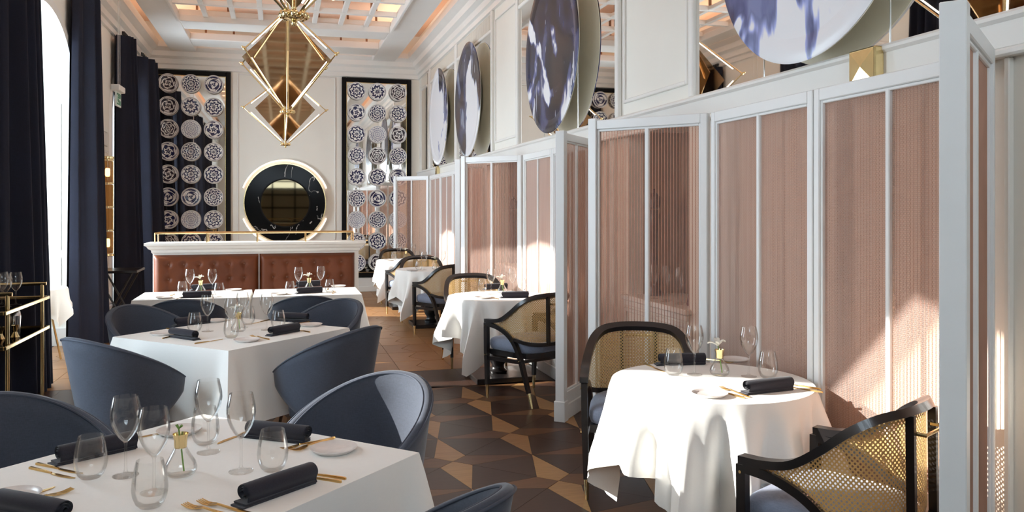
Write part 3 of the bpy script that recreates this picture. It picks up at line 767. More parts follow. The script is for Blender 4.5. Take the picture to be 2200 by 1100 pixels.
for side, xs, pk in (('left', (-1.91, -1.535, -1.155), pick_l), ('right', (1.36, 1.745, 2.13), pick_r)):
    for r_ in range(9):
        for c_ in range(3):
            if side == 'left' and r_ == 8: continue      # hidden by the banquette
            lab = 'blue and white plate, %s row, %s column of the %s framed mirror' % (ORD[r_], ('left', 'middle', 'right')[c_], side)
            loc = (xs[c_], YB - .075, (3.77 if side == 'left' else 3.755) - .401 * r_)
            if first: o = proto; o.location = loc; o['label'] = lab; o['group'] = 'blue and white plates on the back wall mirrors'; first = False
            else: o = dup(proto, loc, 0, lab)
            o.scale = (.94, .94, .94)
            o.rotation_euler = (pi / 2, random.uniform(0, 6), 0) if False else (pi / 2, 0, 0)
            for ch in o.children:
                if ch.name.startswith('plate_face'): ch.data = faces[pk[r_][c_]]; ch.rotation_euler = (0, 0, random.uniform(0, 6.28))
t = thing('round_mirror', 'round black marble mirror with brass rim and glowing arcs on the back wall', 'mirror', (.075, YB, 1.66))
ry = Matrix.Rotation(pi / 2, 4, 'X')
def disc(name, m, prof, n=72): return MB().lathe(prof, n).xf(ry).build(name, m, t, smooth=35)
disc('marble_ring', 'marble', [(.44, .05), (.44, .085), (.71, .085), (.71, .05)])
disc('brass_rim', 'brass', [(.71, .04), (.71, .095), (.728, .095), (.728, .04)])
disc('inner_rim', 'blackframe', [(.425, .06), (.425, .10), (.447, .10), (.447, .06)])
disc('mirror_disc', 'darkmirror', [(0, .07), (.43, .07), (.43, .06), (0, .06)])
disc('backing_disc', 'trim', [(.0, .002), (.70, .002), (.70, .045), (.0, .045)])
for nm, a0, a1 in (('upper', 20.5, 159.5), ('lower', 201, 339)):
    lo, lo2 = [], []
    for i in range(49):
        a = radians(a0 + (a1 - a0) * i / 48); ca, sa = cos(a), sin(a)
        lo2.append([(r_ * ca, -y_, r_ * sa) for r_, y_ in ((.772, .028), (.772, .040), (.790, .040), (.790, .028))])
        lo.append([(r_ * ca, -y_, r_ * sa) for r_, y_ in ((.785, .0), (.785, .027), (.80, .044), (.81, .044), (.81, .0))])
    ch = MB().loft(lo).build('arc_channel', 'trim', t)
    MB().loft(lo2).build('arc_led', 'arcled', ch)

# ---- banquette with buttoned leather back and brass gallery rail
BQ = (-.21, 9.0); t = thing('banquette', 'white panelled banquette with buttoned brown leather back and brass rail on top', 'banquette', (BQ[0], BQ[1], 0))
x0, x1 = -1.06, 1.03
MB().box(x0, x1, .10, .40, 0, 1.12, c=.004).box(x0, x0 + .035, -.34, .10, 0, .62, c=.004).box(x1 - .035, x1, -.34, .10, 0, .62, c=.004).build('cabinet', 'trim', t)
prof = [(0, 1.09), (.012, 1.10), (.015, 1.125), (.04, 1.14), (.055, 1.165), (.075, 1.175), (.075, 1.20), (0, 1.20)]
loops = []
for dx, z in prof: loops.append([(x0 - dx, .10 - dx, z), (x1 + dx, .10 - dx, z), (x1 + dx, .40 + dx, z), (x0 - dx, .40 + dx, z)])
MB().loft(loops).build('cornice_top', 'trim', t)
def tufted(u0, u1, z0, z1, bxs, bzs, name):
    nx, nz = 72, 36; V = []; F = []
    for j in range(nz + 1):
        for i in range(nx + 1):
            u, v = i / nx, j / nz; x = u0 + (u1 - u0) * u; z = z0 + (z1 - z0) * v
            ed = min(u * (u1 - u0), (1 - u) * (u1 - u0), (1 - v) * (z1 - z0)); puff = .085 * (1 - exp(-ed / .022))
            dm = 0
            for bx_ in bxs:
                for bz in bzs:
                    d2 = (x - bx_) ** 2 + (z - bz) ** 2; dm += .026 * exp(-d2 / .0009) + .006 * exp(-((x - bx_) ** 2) / .00012) * exp(-((z - bz + .06) ** 2) / .004)
            V.append((x, .098 - puff + min(dm, .03), z))
    n = nx + 1
    for j in range(nz):
        for i in range(nx): F.append((j * n + i, j * n + i + 1, (j + 1) * n + i + 1, (j + 1) * n + i))
    o = MB().add(V, F).build(name, 'leather', t, smooth=60)
    for bx_ in bxs:
        for bz in bzs:
            m = MB().lathe([(.0, .006), (.008, .005), (.013, .001), (.013, -.004)], 10).xf(Matrix.Translation((bx_, .038, bz)) @ Matrix.Rotation(pi / 2, 4, 'X')); m.build('tuft_button', 'button', o, smooth=50)
c1 = [-.9 + .1475 * q for q in range(6)]; c2 = [.13 + .142 * q for q in range(6)]
tufted(x0 + .01, -.02, .50, 1.075, c1, (.98, .83, .68), 'leather_back')
tufted(-.01, x1 - .045, .50, 1.075, c2, (.98, .83, .68), 'leather_back')
for u0, u1 in ((x0 + .03, -.02), (-.01, x1 - .04)): bx('seat_cushion', 'leather', t, u0, u1, -.35, .08, .36, .48, c=.03)
bx('seat_base', 'trim', t, x0 + .035, x1 - .035, -.32, .10, 0, .36)
rl = MB(); zr = 1.30
for yy in (.10, .34):
    rl.tube([(x0 + .02, yy, zr), (x1 - .06, yy, zr)], .009, 8)
rl.tube([(x0 + .02, .10, zr), (x0 + .02, .34, zr)], .009, 8).tube([(x1 - .06, .10, zr), (x1 - .06, .34, zr)], .009, 8)
ro = rl.build('gallery_rail', 'brass', t, smooth=40)
for q in range(5):
    for yy in (.10, .34): MB().tube([(x0 + .02 + q * (x1 - x0 - .08) / 4, yy, 1.20), (x0 + .02 + q * (x1 - x0 - .08) / 4, yy, zr)], .007, 8).build('rail_post', 'brass', ro, smooth=40)

# ---- chandeliers: bipyramids of brass rods and light tubes round crossed bronze mirrors
def chandelier(y, rz, lab):
    zb, zg, zt = 2.595, 3.21, 3.76
    t = thing('chandelier', lab, 'chandelier', (.07, y, 0), rz, 'diamond chandeliers')
    g = [(.66 * cos(a), .66 * sin(a), zg) for a in (0, pi / 2, pi, 3 * pi / 2)]
    for apex, z0 in (((0, 0, zb), zb), ((0, 0, zt), zt)):
        for p in g:
            A = Vector(apex); P = Vector(p); d = (P - A).normalized(); sd = d.cross(Vector((0, 0, 1))).normalized()
            MB().tube([A + d * .05, P], .0075, 7).build('brass_rod', 'brass', t, smooth=50)
            off = Vector((-P.x, -P.y, 0)).normalized() * .035
            MB().tube([A + d * .13 + off * .7 + sd * .012, P - d * .11 + off + sd * .012], .0055, 7).build('light_tube', 'led', t, smooth=50)
    for p in g:
        m = MB().ball(p, .021, 10).ball((p[0] * 1.045, p[1] * 1.045, p[2] + .012), .012, 8); m.build('joint_ball', 'brass', t, smooth=60)
    for z, s in ((zb, 1), (zt, -1)):
        h = MB().lathe([(.02, z + s * .0), (.055, z + s * .012), (.06, z + s * .03), (.03, z + s * .045)], 20)
        for q in range(8): h.ball((.062 * cos(q * pi / 4), .062 * sin(q * pi / 4), z + s * .03), .024, 8)
        h.ball((0, 0, z - s * .012), .018, 8); h.build('hub', 'brass', t, smooth=50)
    MB().tube([(0, 0, zt), (0, 0, ZC)], .012, 8).lathe([(.07, ZC - .03), (.07, ZC - .001)], 20).build('drop_rod', 'brass', t, smooth=50)
    MB().tube([(0, 0, zb), (0, 0, zt)], .014, 8).build('core_rod', 'brass', t, smooth=50)
    for a in (0, pi / 2):
        # the two mirrors keep square to the room whatever the turn of the frame
        m = MB(); w, e = .48, .004
        dm = [(w, zg), (0, zt - .06), (-w, zg), (0, zb + .06)]
        m.add([(x, -e, z) for x, z in dm] + [(x, e, z) for x, z in dm], [(0, 1, 2, 3), (7, 6, 5, 4)] + [(i, (i + 1) % 4, 4 + (i + 1) % 4, 4 + i) for i in range(4)])
        m.xf(Matrix.Rotation(a - rz, 4, 'Z')).build('bronze_mirror', 'bronze', t)
chandelier(4.70, radians(45), 'nearest brass chandelier, only its lower hub showing at the top edge of the photo')
chandelier(9.37, radians(49), 'middle brass diamond chandelier with lit tubes, largest of those in full view')
chandelier(14.05, radians(4), 'farthest brass diamond chandelier, showing below the middle one')

# ---- velvet curtains at the windows
def curtain(y0, y1, lab, top=4.0, lean=0.0, xo=XL + .05, bulge=.33, folds=5, seed=1, sweep=0.0):
    rnd = random.Random(seed); n, m = 120, 16; V = []; F = []
    t = thing('curtain', lab, 'curtain', (xo, (y0 + y1) / 2, 0), 0, 'navy velvet curtains'); yc = (y0 + y1) / 2
    ph = [rnd.uniform(0, 6) for _ in range(4)]
    for j in range(m + 1):
        v = j / m; z = .012 + v * (top - .012)
        wd = 1.0 - .10 * sin(pi * v) if v < .5 else 0.9 - .12 * (v - .5) * 2
        for i in range(n + 1):
            u = i / n
            yy = ((y0 - yc) + (y1 - y0) * u) * wd + lean * (1 - v)
            if sweep: yy -= sweep * (1 - u) * max(0, (z - 2.55) / 1.45) ** .85  # only for the unseen added curtain; shapes the upper edge of the sunbeam
            env = sin(pi * u) ** .35
            fold = .5 + .5 * sin(2 * pi * folds * u + ph[0] + .5 * sin(4 * u + v * 1.5 + ph[1])) + .22 * sin(2 * pi * (folds * 1.7) * u + ph[2] + v)
            xx = .02 + env * (bulge * (1 - .35 * v)) * (.55 + .45 * fold)
            V.append((xx, yy, z))
    k = n + 1
    for j in range(m):
        for i in range(n): F.append((j * k + i, j * k + i + 1, (j + 1) * k + i + 1, (j + 1) * k + i))
    nb = len(V) if not sweep else None    # a flat back gives the gathered cloth its thickness
    for j in (0, m) if nb else ():
        z = .012 + j / m * (top - .012)
        for i in (0, n): V.append((.0, V[j * k + i][1], z))
    if nb: F.append((nb, nb + 1, nb + 3, nb + 2))
    MB().add(V, F).build('velvet_cloth', 'curtain', t, smooth=70)
    rod = MB().tube([(.12, y0 - yc, top + .03), (.12, y1 - yc, top + .03)], .014, 8)
    for q in range(8): rod.box(.10, .14, (y0 - yc) + (y1 - y0) * (q + .5) / 8 - .004, (y0 - yc) + (y1 - y0) * (q + .5) / 8 + .004, top - .005, top + .045)
    rod.build('curtain_rod', 'blacksteel', t)
curtain(7.30, 8.22, 'nearest navy velvet curtain at the far left, behind the bar cart', seed=3, folds=5)
curtain(9.98, 10.78, 'second navy velvet curtain from the left, its folds catching blue daylight', seed=4, folds=5, lean=-.12)
curtain(12.5, 12.98, 'third navy velvet curtain from the left, beside the exit sign', seed=5, folds=4)
curtain(14.1, 15.2, 'farthest navy velvet curtain, in front of the left framed mirror', seed=6, folds=5, bulge=.38)
curtain(3.1, 3.95, 'added unseen curtain limiting the sunbeam, near side of the nearer window', seed=7, top=2.5)  # unseen, added to keep the sun off most of the nearest square table
curtain(4.85, 6.05, 'added unseen curtain swept across to shape the sunbeam, far side of the nearer window', seed=8, sweep=1.55)  # unseen and added; its swept top gives the sun patch a slanted edge

# ---- brass wall lamp on the pier
t = thing('wall_lamp', 'tall brass wall lamp with stacked glass cylinders on the window pier', 'wall lamp', (XL, 11.82, 1.55))
MB().box(0, .02, -.09, .09, -.62, .68, c=.005).build('back_plate', 'brass', t)
for z, m_ in ((-.62, 1), (.66, 1)): MB().lathe([(.075, z), (.08, z + .005), (.08, z + .03), (.075, z + .035)], 24, .10, 0).build('end_cap', 'brass', t, smooth=35)
for q in range(4):
    z = -.58 + q * .31
    MB().lathe([(.07, z), (.07, z + .28)], 24, .10, 0).build('glass_cylinder', 'amber', t, smooth=35)
    MB().lathe([(.072, z + .285), (.074, z + .29), (.074, z + .305), (.072, z + .31)], 24, .10, 0).build('brass_band', 'brass', t, smooth=35)
    if q in (0, 3): MB().lathe([(.022, z + .08), (.03, z + .10), (.03, z + .17), (.022, z + .19)], 14, .10, 0).build('bulb', 'bulb', t, smooth=50)
# ---- hanging exit sign
t = thing('exit_sign', 'small green and white exit sign hanging from a thin rod by the third curtain', 'exit sign', (-1.93, 11.0, 2.83), radians(88))
bx('sign_body', 'trim', t, -.16, .16, -.05, .05, .16, .235, c=.008)
bx('sign_panel', 'outdoor', t, -.13, .13, -.008, .008, -.02, .16, c=.002)
for s_ in (-1, 1):
    m = MB().box(-.11, .11, s_ * .009 - .001, s_ * .009 + .001, 0, .14); g_ = m.build('sign_print', 'green', t)
    m = MB(); yy = s_ * .0112
    m.box(-.09, -.03, yy - .0008, yy + .0008, .02, .12)                                    # doorway
    m.tube([(.0, yy, .07), (.07, yy, .07)], 1, flat=(.003, .014)); m.add([(.07, yy, .045), (.07, yy, .095), (.098, yy, .07)], [(0, 1, 2)])   # arrow
    m.build('sign_arrow', 'outdoor', g_)
    m = MB(); yy = s_ * .0125      # running figure
    m.ball((-.05, yy, .112), .007, 8)
    for a, b in (((-.052, .103), (-.058, .07)), ((-.058, .07), (-.042, .052)), ((-.042, .052), (-.046, .03)), ((-.058, .07), (-.07, .05)), ((-.07, .05), (-.084, .05)), ((-.053, .098), (-.037, .088)), ((-.053, .098), (-.07, .088))):
        m.tube([(a[0], yy, a[1]), (b[0], yy, b[1])], .0035, 6)
    m.build('sign_figure', 'green', g_)
MB().tube([(-.0, 0, .235), (-.0, 0, 2.0)], .004, 6).tube([(.1, 0, .235), (.1, 0, 2.0)], .003, 6).build('hanging_rods', 'trim', t)
# ---- black console table by the pier
t = thing('console_table', 'black side table with crossed metal legs beside the window pier', 'side table', (-1.95, 11.14, 0))
MB().box(-.26, .26, -.30, .30, .77, .80, c=.005).build('tabletop', 'blacklacquer', t)
for s_ in (-.26, .26):
    for q in (-1, 1): MB().tube([(-.2 * q, s_ + q * .01, 0), (.2 * q, s_ + q * .01, .77)], .012, 8).build('leg', 'blacksteel', t, smooth=40)
# ---- round table in the window bay, with cloth (seen between the curtains)
# ================================================================ FURNITURE
# ---- cane armchair: local x right, y forward, z up
def make_armchair():
    r = thing('cane_armchair', '', 'chair', group='cane-backed armchairs at the round tables'); r.scale = (.93, .93, 1)
    half = [(-.305, .26, .640), (-.310, .15, .645), (-.312, .04, .668), (-.300, -.06, .730), (-.272, -.15, .802), (-.215, -.225, .846), (-.12, -.275, .860), (0, -.290, .863)]
    top = catmull(half + [(-x, y, z) for x, y, z in half[-2::-1]], 5)
    MB().tube(top, 1, flat=(.050, .030)).build('top_rail', 'blacklacquer', r, smooth=50)
    lowh = [(-.296, -.09, .520), (-.262, -.185, .498), (-.20, -.245, .488), (-.11, -.280, .484), (0, -.292, .483)]
    low = catmull(lowh + [(-x, y, z) for x, y, z in lowh[-2::-1]], 5)
    MB().tube(low, 1, flat=(.042, .028)).build('bottom_rail', 'blacklacquer', r, smooth=50)
    for s in (-1, 1):
        # front leg, curved brace that turns into the rear leg
        f = MB().tube([(s * .303, .255, .622), (s * .300, .255, .40), (s * .292, .258, .115)], [1, 1, .82], flat=(.036, .040)).build('front_leg', 'blacklacquer', r, smooth=50)
        MB().tube([(s * .292, .258, .116), (s * .289, .259, .004)], [.0155, .0115], 10).build('brass_tip', 'brass', f, smooth=50)
        b = catmull([(s * .303, .245, .612), (s * .304, .12, .600), (s * .302, .0, .560), (s * .298, -.09, .490), (s * .294, -.155, .385), (s * .292, -.20, .27), (s * .296, -.265, .115)], 5)
        g = MB().tube(b, [1] * (len(b) - 6) + [.97, .93, .9, .87, .84, .8], flat=(.040, .034)).build('rear_leg', 'blacklacquer', r, smooth=50)
        MB().tube([(s * .296, -.2655, .116), (s * .300, -.305, .004)], [.0155, .0115], 10).build('brass_tip', 'brass', g, smooth=50)
        for (yy, zz, o) in ((.255, .596, f), (.255, .36, f), (-.075, .505, g), (-.165, .355, g)):
            MB().tube([(s * .298, yy, zz), (s * .326, yy, zz)], .006, 8).build('brass_bolt', 'brass', o, smooth=40)
        MB().tube([(s * .298, .245, .335), (s * .292, -.16, .345)], 1, flat=(.020, .030)).build('side_stretcher', 'blacklacquer', r)
        MB().tube([(s * .105, -.308, .484), (s * .105, -.303, .860)], 1, flat=(.022, .030)).build('back_post', 'blacklacquer', r)
    MB().tube([(-.29, -.18, .35), (0, -.21, .35), (.29, -.18, .35)], 1, flat=(.028, .022)).build('rear_stretcher', 'blacklacquer', r)
    MB().tube([(-.095, -.30, .80), (-.095, -.352, .80), (.095, -.352, .80), (.095, -.30, .80)], .007, 8).build('brass_handle', 'brass', r, smooth=40)
    # cane panel between the rails
    both = [(-.303, .235, .615), (-.304, .12, .598), (-.302, .0, .560), (-.297, -.08, .520), (-.262, -.185, .502), (-.20, -.245, .492), (-.11, -.280, .488), (0, -.292, .487)]
    bot = resample(catmull(both + [(-x, y, z) for x, y, z in both[-2::-1]], 6), 61); tp = resample(top, 61)
    V, F, UV = [], [], []; acc = 0
    for i in range(61):
        if i: acc += ((tp[i] - tp[i - 1]).length + (bot[i] - bot[i - 1]).length) / 2 * (.96 if True else 1)
        for j in range(7):
            p = bot[i].lerp(tp[i], j / 6); V.append(p); UV.append((acc, p.z))
    for i in range(60):
        for j in range(6): F.append((i * 7 + j, (i + 1) * 7 + j, (i + 1) * 7 + j + 1, i * 7 + j + 1))
    MB().add(V, F).build('cane_panel', 'cane', r, smooth=60, uvs=UV)
    # seat
    fr_ = MB()
    pl = [(-.27, .27), (.27, .27), (.275, -.05), (.24, -.18), (.13, -.24), (-.13, -.24), (-.24, -.18), (-.275, -.05)]
    fr_.prism(pl, .365, .405); fr_.build('seat_frame', 'blacklacquer', r)
    L = []
    for z, k in ((.405, .96), (.412, 1.0), (.44, 1.035), (.475, 1.03), (.492, .99), (.503, .90), (.510, .6), (.512, .2)):
        L.append([(sum_x * k, .015 + (y - .015) * k, z) for sum_x, y in resample2(pl, 48)])
    MB().loft(L).build('seat_cushion', 'seat', r, smooth=50)
    return Proto(r)
def resample2(poly, n):
    """closed polygon resampled with rounded corners"""
    P = [Vector((x, y, 0)) for x, y in poly]; Q = resample(P + [P[0]], n + 1)[:-1]
    for _ in range(3): Q = [(Q[i - 1] + Q[i] * 2 + Q[(i + 1) % n]) / 4 for i in range(n)]
    return [(q.x, q.y) for q in Q]
AC = make_armchair()

# ---- barrel chair: upholstered shell whose sides end in wings; local +y is the front
def make_barrel():
    r = thing('barrel_chair', '', 'chair', group='blue upholstered barrel chairs')
    A = 122; N = 49; loops = []; rim = []
    for i in range(N):
        ph = -A + 2 * A * i / (N - 1); a = radians(ph); u = abs(ph) / A
        zt = .605 + .265 * (cos(a) - cos(radians(A))) / (1 - cos(radians(A)))
        zb = .335 + .165 * max(0, (cos(radians(72)) - cos(a)) / (cos(radians(72)) - cos(radians(A))))
        th = .036
        def P(z, off):
            f = (z - .335) / .5
            rad = .228 + .055 * f + off
            lean = -.045 * f * max(0, cos(a))
            ell = 1.0 + .06 * max(0, -cos(a))
            return (rad * sin(a) * 1.0, -rad * cos(a) * ell + lean - .0, z)
        lp = []; m = 8
        for j in range(m): z = zb + .010 + (zt - zb - .02) * j / (m - 1); lp.append(P(z, 0))
        lp += [P(zt - .004, th * .22), P(zt, th * .5), P(zt - .004, th * .78)]
        for j in range(m): z = zt - .010 - (zt - zb - .02) * j / (m - 1); lp.append(P(z, th))
        lp += [P(zb, th * .6), P(zb, th * .3)]
        loops.append(lp); rim.append((Vector(P(zt, th * 1.0)) + Vector((0, 0, -.010)), Vector(P(zt, 0)) + Vector((0, 0, -.010))))
    # rounded wing ends
    for k_, pos in ((0, 0), (-1, 1)):
        lp = loops[k_]; c = sum((Vector(p) for p in lp), Vector()) / len(lp); d = Vector(lp[3]) - Vector(loops[1 if pos == 0 else -2][3]); d.normalize()
        e = [tuple(c + (Vector(p) - c) * .8 + d * .014) for p in lp]
        if pos == 0: loops.insert(0, e)
        else: loops.append(e)
    MB().loft(loops).build('back_shell', 'chair', r, smooth=60)
    MB().tube([p[0] for p in rim], .0045, 6).build('outer_piping', 'piping', r, smooth=60)
    MB().tube([p[1] for p in rim], .0045, 6).build('inner_piping', 'piping', r, smooth=60)
    pl = [(.232 * cos(2 * pi * i / 40) * (1 + (.06 if sin(2 * pi * i / 40) > 0 else 0)), 
           .225 * sin(2 * pi * i / 40) + (-.045 if sin(2 * pi * i / 40) > .3 else 0)) for i in range(40)]
    L = [[(x * k, y * k, z) for x, y in pl] for z, k in ((.33, .93), (.335, .97), (.36, 1.0), (.43, 1.0), (.455, .985), (.467, .94), (.474, .8), (.478, .4))]
    MB().loft(L).build('seat_cushion', 'chair', r, smooth=50)
    MB().prism([(x * .86, y * .86) for x, y in pl], .30, .332).build('seat_base', 'blacksteel', r)
    for sx in (-1, 1):
        for sy in (-1, 1): MB().tube([(sx * .14, sy * .13, .305), (sx * .185, sy * .175, .003)], [.020, .011], 10).build('leg', 'chairleg', r, smooth=40)
    return Proto(r)
BC = make_barrel()

# ---- tables and cloths
def make_round_table():
    r = thing('round_table', '', 'table', group='round pedestal tables along the right wall')
    MB().lathe([(0, .700), (.44, .700), (.452, .706), (.452, .740), (.447, .745), (0, .745)], 64).build('tabletop', 'blacklacquer', r, smooth=35)
    MB().lathe([(.08, .048), (.085, .07), (.06, .09), (.055, .12), (.085, .17), (.095, .21), (.085, .25), (.05, .28), (.045, .31), (.075, .36), (.092, .42), (.08, .48), (.05, .53), (.045, .58), (.07, .66), (.16, .70)], 28).build('pedestal', 'blacklacquer', r, smooth=50)
    MB().box(-.26, .26, -.26, .26, 0, .048, c=.006).build('foot_plate', 'blacklacquer', r)
    return Proto(r)
RT = make_round_table()
def round_cloth(x, y, rz, label, seed, h=.795, R=.460, xmax=2.388):
    rnd = random.Random(seed); n, m = 168, 16; V = []; F = []; top = .7525
    ph = [rnd.uniform(0, 6) for _ in range(5)]
    for q in range(5):
        rr = R * .985 * q / 4 if q else 0.001
        for i in range(n): a = 2 * pi * i / n; V.append((rr * cos(a), rr * sin(a), top))
    for j in range(m + 1):
        t = j / m
        for i in range(n):
            a = 2 * pi * i / n; sd = min(h / max(abs(cos(a)), abs(sin(a)), 1e-6), h * 1.40); Ld = sd - R
            corner = max(0, (Ld - .31) / .32)
            fold = .052 * cos(11 * a + ph[0] + .7 * sin(3 * a)) + .040 * cos(18 * a + ph[1] + sin(2 * a)) + .016 * cos(29 * a + ph[4]) + .018 * cos(7 * a + ph[2]) + .03 * corner * cos(24 * a + ph[3])
            out = R + .006 + t * Ld * (.075 + .05 * corner) + min(1, t * 1.25) ** 1.2 * fold * (.8 + .8 * corner) * min(1, Ld / .3)
            z = top - .010 * (1 - exp(-t * 30)) - t * Ld * (.955 - .03 * corner)
            if j == 0: out = R - .002; z = top
            px, py = out * cos(a), out * sin(a)
            wx = x + px * cos(rz) - py * sin(rz)
            if wx > xmax:      # the cloth hangs against the screen
                dlt = wx - xmax; px -= dlt * cos(rz); py += dlt * sin(rz)
            V.append((px, py, max(z, .02)))
    for q in range(4 + m + 1):
        for i in range(n): F.append((q * n + i, q * n + (i + 1) % n, (q + 1) * n + (i + 1) % n, (q + 1) * n + i))
    F.append(tuple(range(n))[::-1])
    o = MB().add(V, F).build('tablecloth', 'cloth', None, smooth=65); o.location = (x, y, 0); o.rotation_euler = (0, 0, rz)
    return tag(o, label, 'tablecloth', 'white cloths on the round tables')
def make_square_table():
    r = thing('square_table', '', 'table', group='square tables under white cloths')
    MB().box(-.5, .5, -.5, .5, .705, .745, c=.006).build('tabletop', 'blacklacquer', r)
    MB().lathe([(.05, .03), (.05, .69), (.09, .705)], 20).build('pedestal', 'blacklacquer', r, smooth=40)
    MB().box(-.28, .28, -.28, .28, 0, .03, c=.006).build('foot_plate', 'blacklacquer', r)
    return Proto(r)
def square_cloth(x, y, rz, label, hx=.513, hy=.513, drop=.44, seed=0, lim=(-9, 9)):
    rnd = random.Random(seed); top = .7525; rc = .012; per = []
    def side(p, q, n):
        for i in range(n): per.append((p[0] + (q[0] - p[0]) * i / n, p[1] + (q[1] - p[1]) * i / n))
    cs = [(hx, -hy), (hx, hy), (-hx, hy), (-hx, -hy)]
    for k in range(4):
        p, q = cs[k], cs[(k + 1) % 4]
        ts = [0.0, .01, .02, .035, .05, .07, .09, .12, .16, .2, .26, .34, .42, .5, .58, .66, .74, .8, .84, .88, .91, .93, .95, .965, .98, .99]
        for t in ts: per.append((p[0] + (q[0] - p[0]) * t, p[1] + (q[1] - p[1]) * t, t, k))
    n = len(per); V = []; F = []; m = 10
    ph = [rnd.uniform(0, 6) for _ in range(4)]
    for s in (0.002, .5, .985): 
        for (px, py, t, k) in per: V.append((px * s, py * s, top))
    for j in range(m + 1):
        v = j / m
        for (px, py, t, k) in per:
            L = (2 * hy if k in (0, 2) else 2 * hx); e = min(t, 1 - t) * L; cn = exp(-(e / (.03 + .085 * v)) ** 2)
            nx, ny = ((1, 0), (0, 1), (-1, 0), (0, -1))[k]
            if t == 0: nx, ny = px / hx * .72, py / hy * .72
            else:
                mixw = exp(-(e / .02) ** 2) * .5; sx_, sy_ = (1 if px > 0 else -1), (1 if py > 0 else -1)
                nx, ny = nx * (1 - mixw) + .72 * sx_ * mixw, ny * (1 - mixw) + .72 * sy_ * mixw
            tuck = exp(-((e - .11) / .045) ** 2)
            o_ = .004 + v * (.022 + .13 * cn - .025 * tuck) + v * .006 * cos(t * 14 + ph[k])
            d = drop + .16 * cn + .02 * tuck
            z = top - .006 * (1 - exp(-v * 30)) - v * d
            if j == 0: o_ = 0; z = top
            V.append((min(lim[1], max(lim[0], px + nx * o_)), py + ny * o_, z))
    for q in range(3 + m):
        for i in range(n): F.append((q * n + i, q * n + (i + 1) % n, (q + 1) * n + (i + 1) % n, (q + 1) * n + i))
    F.append(tuple(range(n))[::-1])
    o = MB().add(V, F).build('tablecloth', 'cloth', None, smooth=55); o.location = (x, y, 0); o.rotation_euler = (0, 0, rz)
    return tag(o, label, 'tablecloth', 'white cloths on the square tables')
SQ = make_square_table()
T1, T2 = (-.29, 2.66), (-.285, 5.585)
SQ.at((*T1, 0), radians(45), 'square pedestal table under the nearest white cloth, at the bottom left')
SQ.at((*T2, 0), radians(45), 'square pedestal table under the white cloth in the middle of the left row')
square_cloth(*T1, radians(45), 'white tablecloth of the nearest table, at the bottom left', seed=1)
square_cloth(*T2, radians(45), 'white tablecloth of the middle square table, set with glasses', seed=2)
for x, w, s in ((-.765, 'left', 3), (.24, 'right', 4)):
    t = thing('banquette_table', 'table under the white cloth before the %s half of the leather banquette' % w, 'table', (x, 8.12, 0), 0, 'tables at the banquette')
    bx('tabletop', 'blacklacquer', t, -.485, .485, -.355, .355, .705, .745, c=.005)
    for sx in (-1, 1):
        for sy in (-1, 1): bx('leg', 'blacklacquer', t, sx * .44 - .02, sx * .44 + .02, sy * .31 - .02, sy * .31 + .02, 0, .705)
    square_cloth(x, 8.12, 0, 'white tablecloth before the %s half of the leather banquette' % w, hx=.488, hy=.365, drop=.40, seed=s, lim=((-9, .500) if w == 'left' else (-.500, 9)))
RTS = [(1.92, 3.40), (1.92, 7.27), (1.92, 10.77), (1.90, 12.82)]
NM = ['nearest', 'second', 'third', 'farthest']
for q, (x, y) in enumerate(RTS):
    RT.at((x, y, 0), radians((8, 0, 0, 0)[q]), 'round table with dark turned pedestal, %s along the gauze screens' % NM[q])
    round_cloth(x, y, radians((10, 8, 4, 0)[q]), 'white cloth draped in folds over the %s round table' % NM[q], 11 + q)
    AC.at((x + (.06, .06, .02, -.05)[q], y + (-.84, -.85, -.82, -.84)[q], 0), radians((27.5, 28, 30, 24)[q]), 'cane-backed armchair with blue seat on the near side of the %s round table' % NM[q])
    AC.at((x + (-.01, -.05, -.04, -.05)[q], y + (.78, .73, .52, .71)[q], 0), radians((155, 178, 172, 176)[q]), 'cane-backed armchair facing us across the %s round table' % NM[q])
D = .53
for (tx, ty), nm, ps in ((T1, 'nearest', ('left rear', 'right rear', 'right front')), (T2, 'middle', ('left rear', 'right rear', 'right front', 'left front'))):
    for p in ps:
        sx = 1 if 'right' in p else -1; sy = 1 if 'rear' in p else -1
        dd = D
        BC.at((tx + sx * dd, ty + sy * dd, 0), atan2(sx, -sy) if False else radians({(1, 1): 135, (-1, 1): 225, (-1, -1): 315, (1, -1): 45}[sx, sy]), 'blue upholstered barrel chair at the %s side of the %s square table' % (p, nm))
BC.at((-.72, 6.99, 0), 0, 'dark barrel chair seen from behind, before the left banquette table')
BC.at((.20, 6.99, 0), 0, 'dark barrel chair seen from behind, before the right banquette table')
# window-bay table
t = thing('window_table', 'small round table with brass legs in the window bay between two curtains', 'table', (-2.43, 9.2, 0))
MB().lathe([(0, .71), (.34, .71), (.34, .745), (0, .745)], 40).build('tabletop', 'blacklacquer', t, smooth=35)
for q in range(4): MB().tube([(.16 * cos(q * pi / 2 + .6), .16 * sin(q * pi / 2 + .6), .71), (.30 * cos(q * pi / 2 + .6), .30 * sin(q * pi / 2 + .6), .003)], .011, 8).build('leg', 'brass', t, smooth=40)
round_cloth(-2.43, 9.2, .3, 'white cloth over the small table in the left window bay', 21, h=.52, R=.342)['group'] = 'cloth in the window bay'

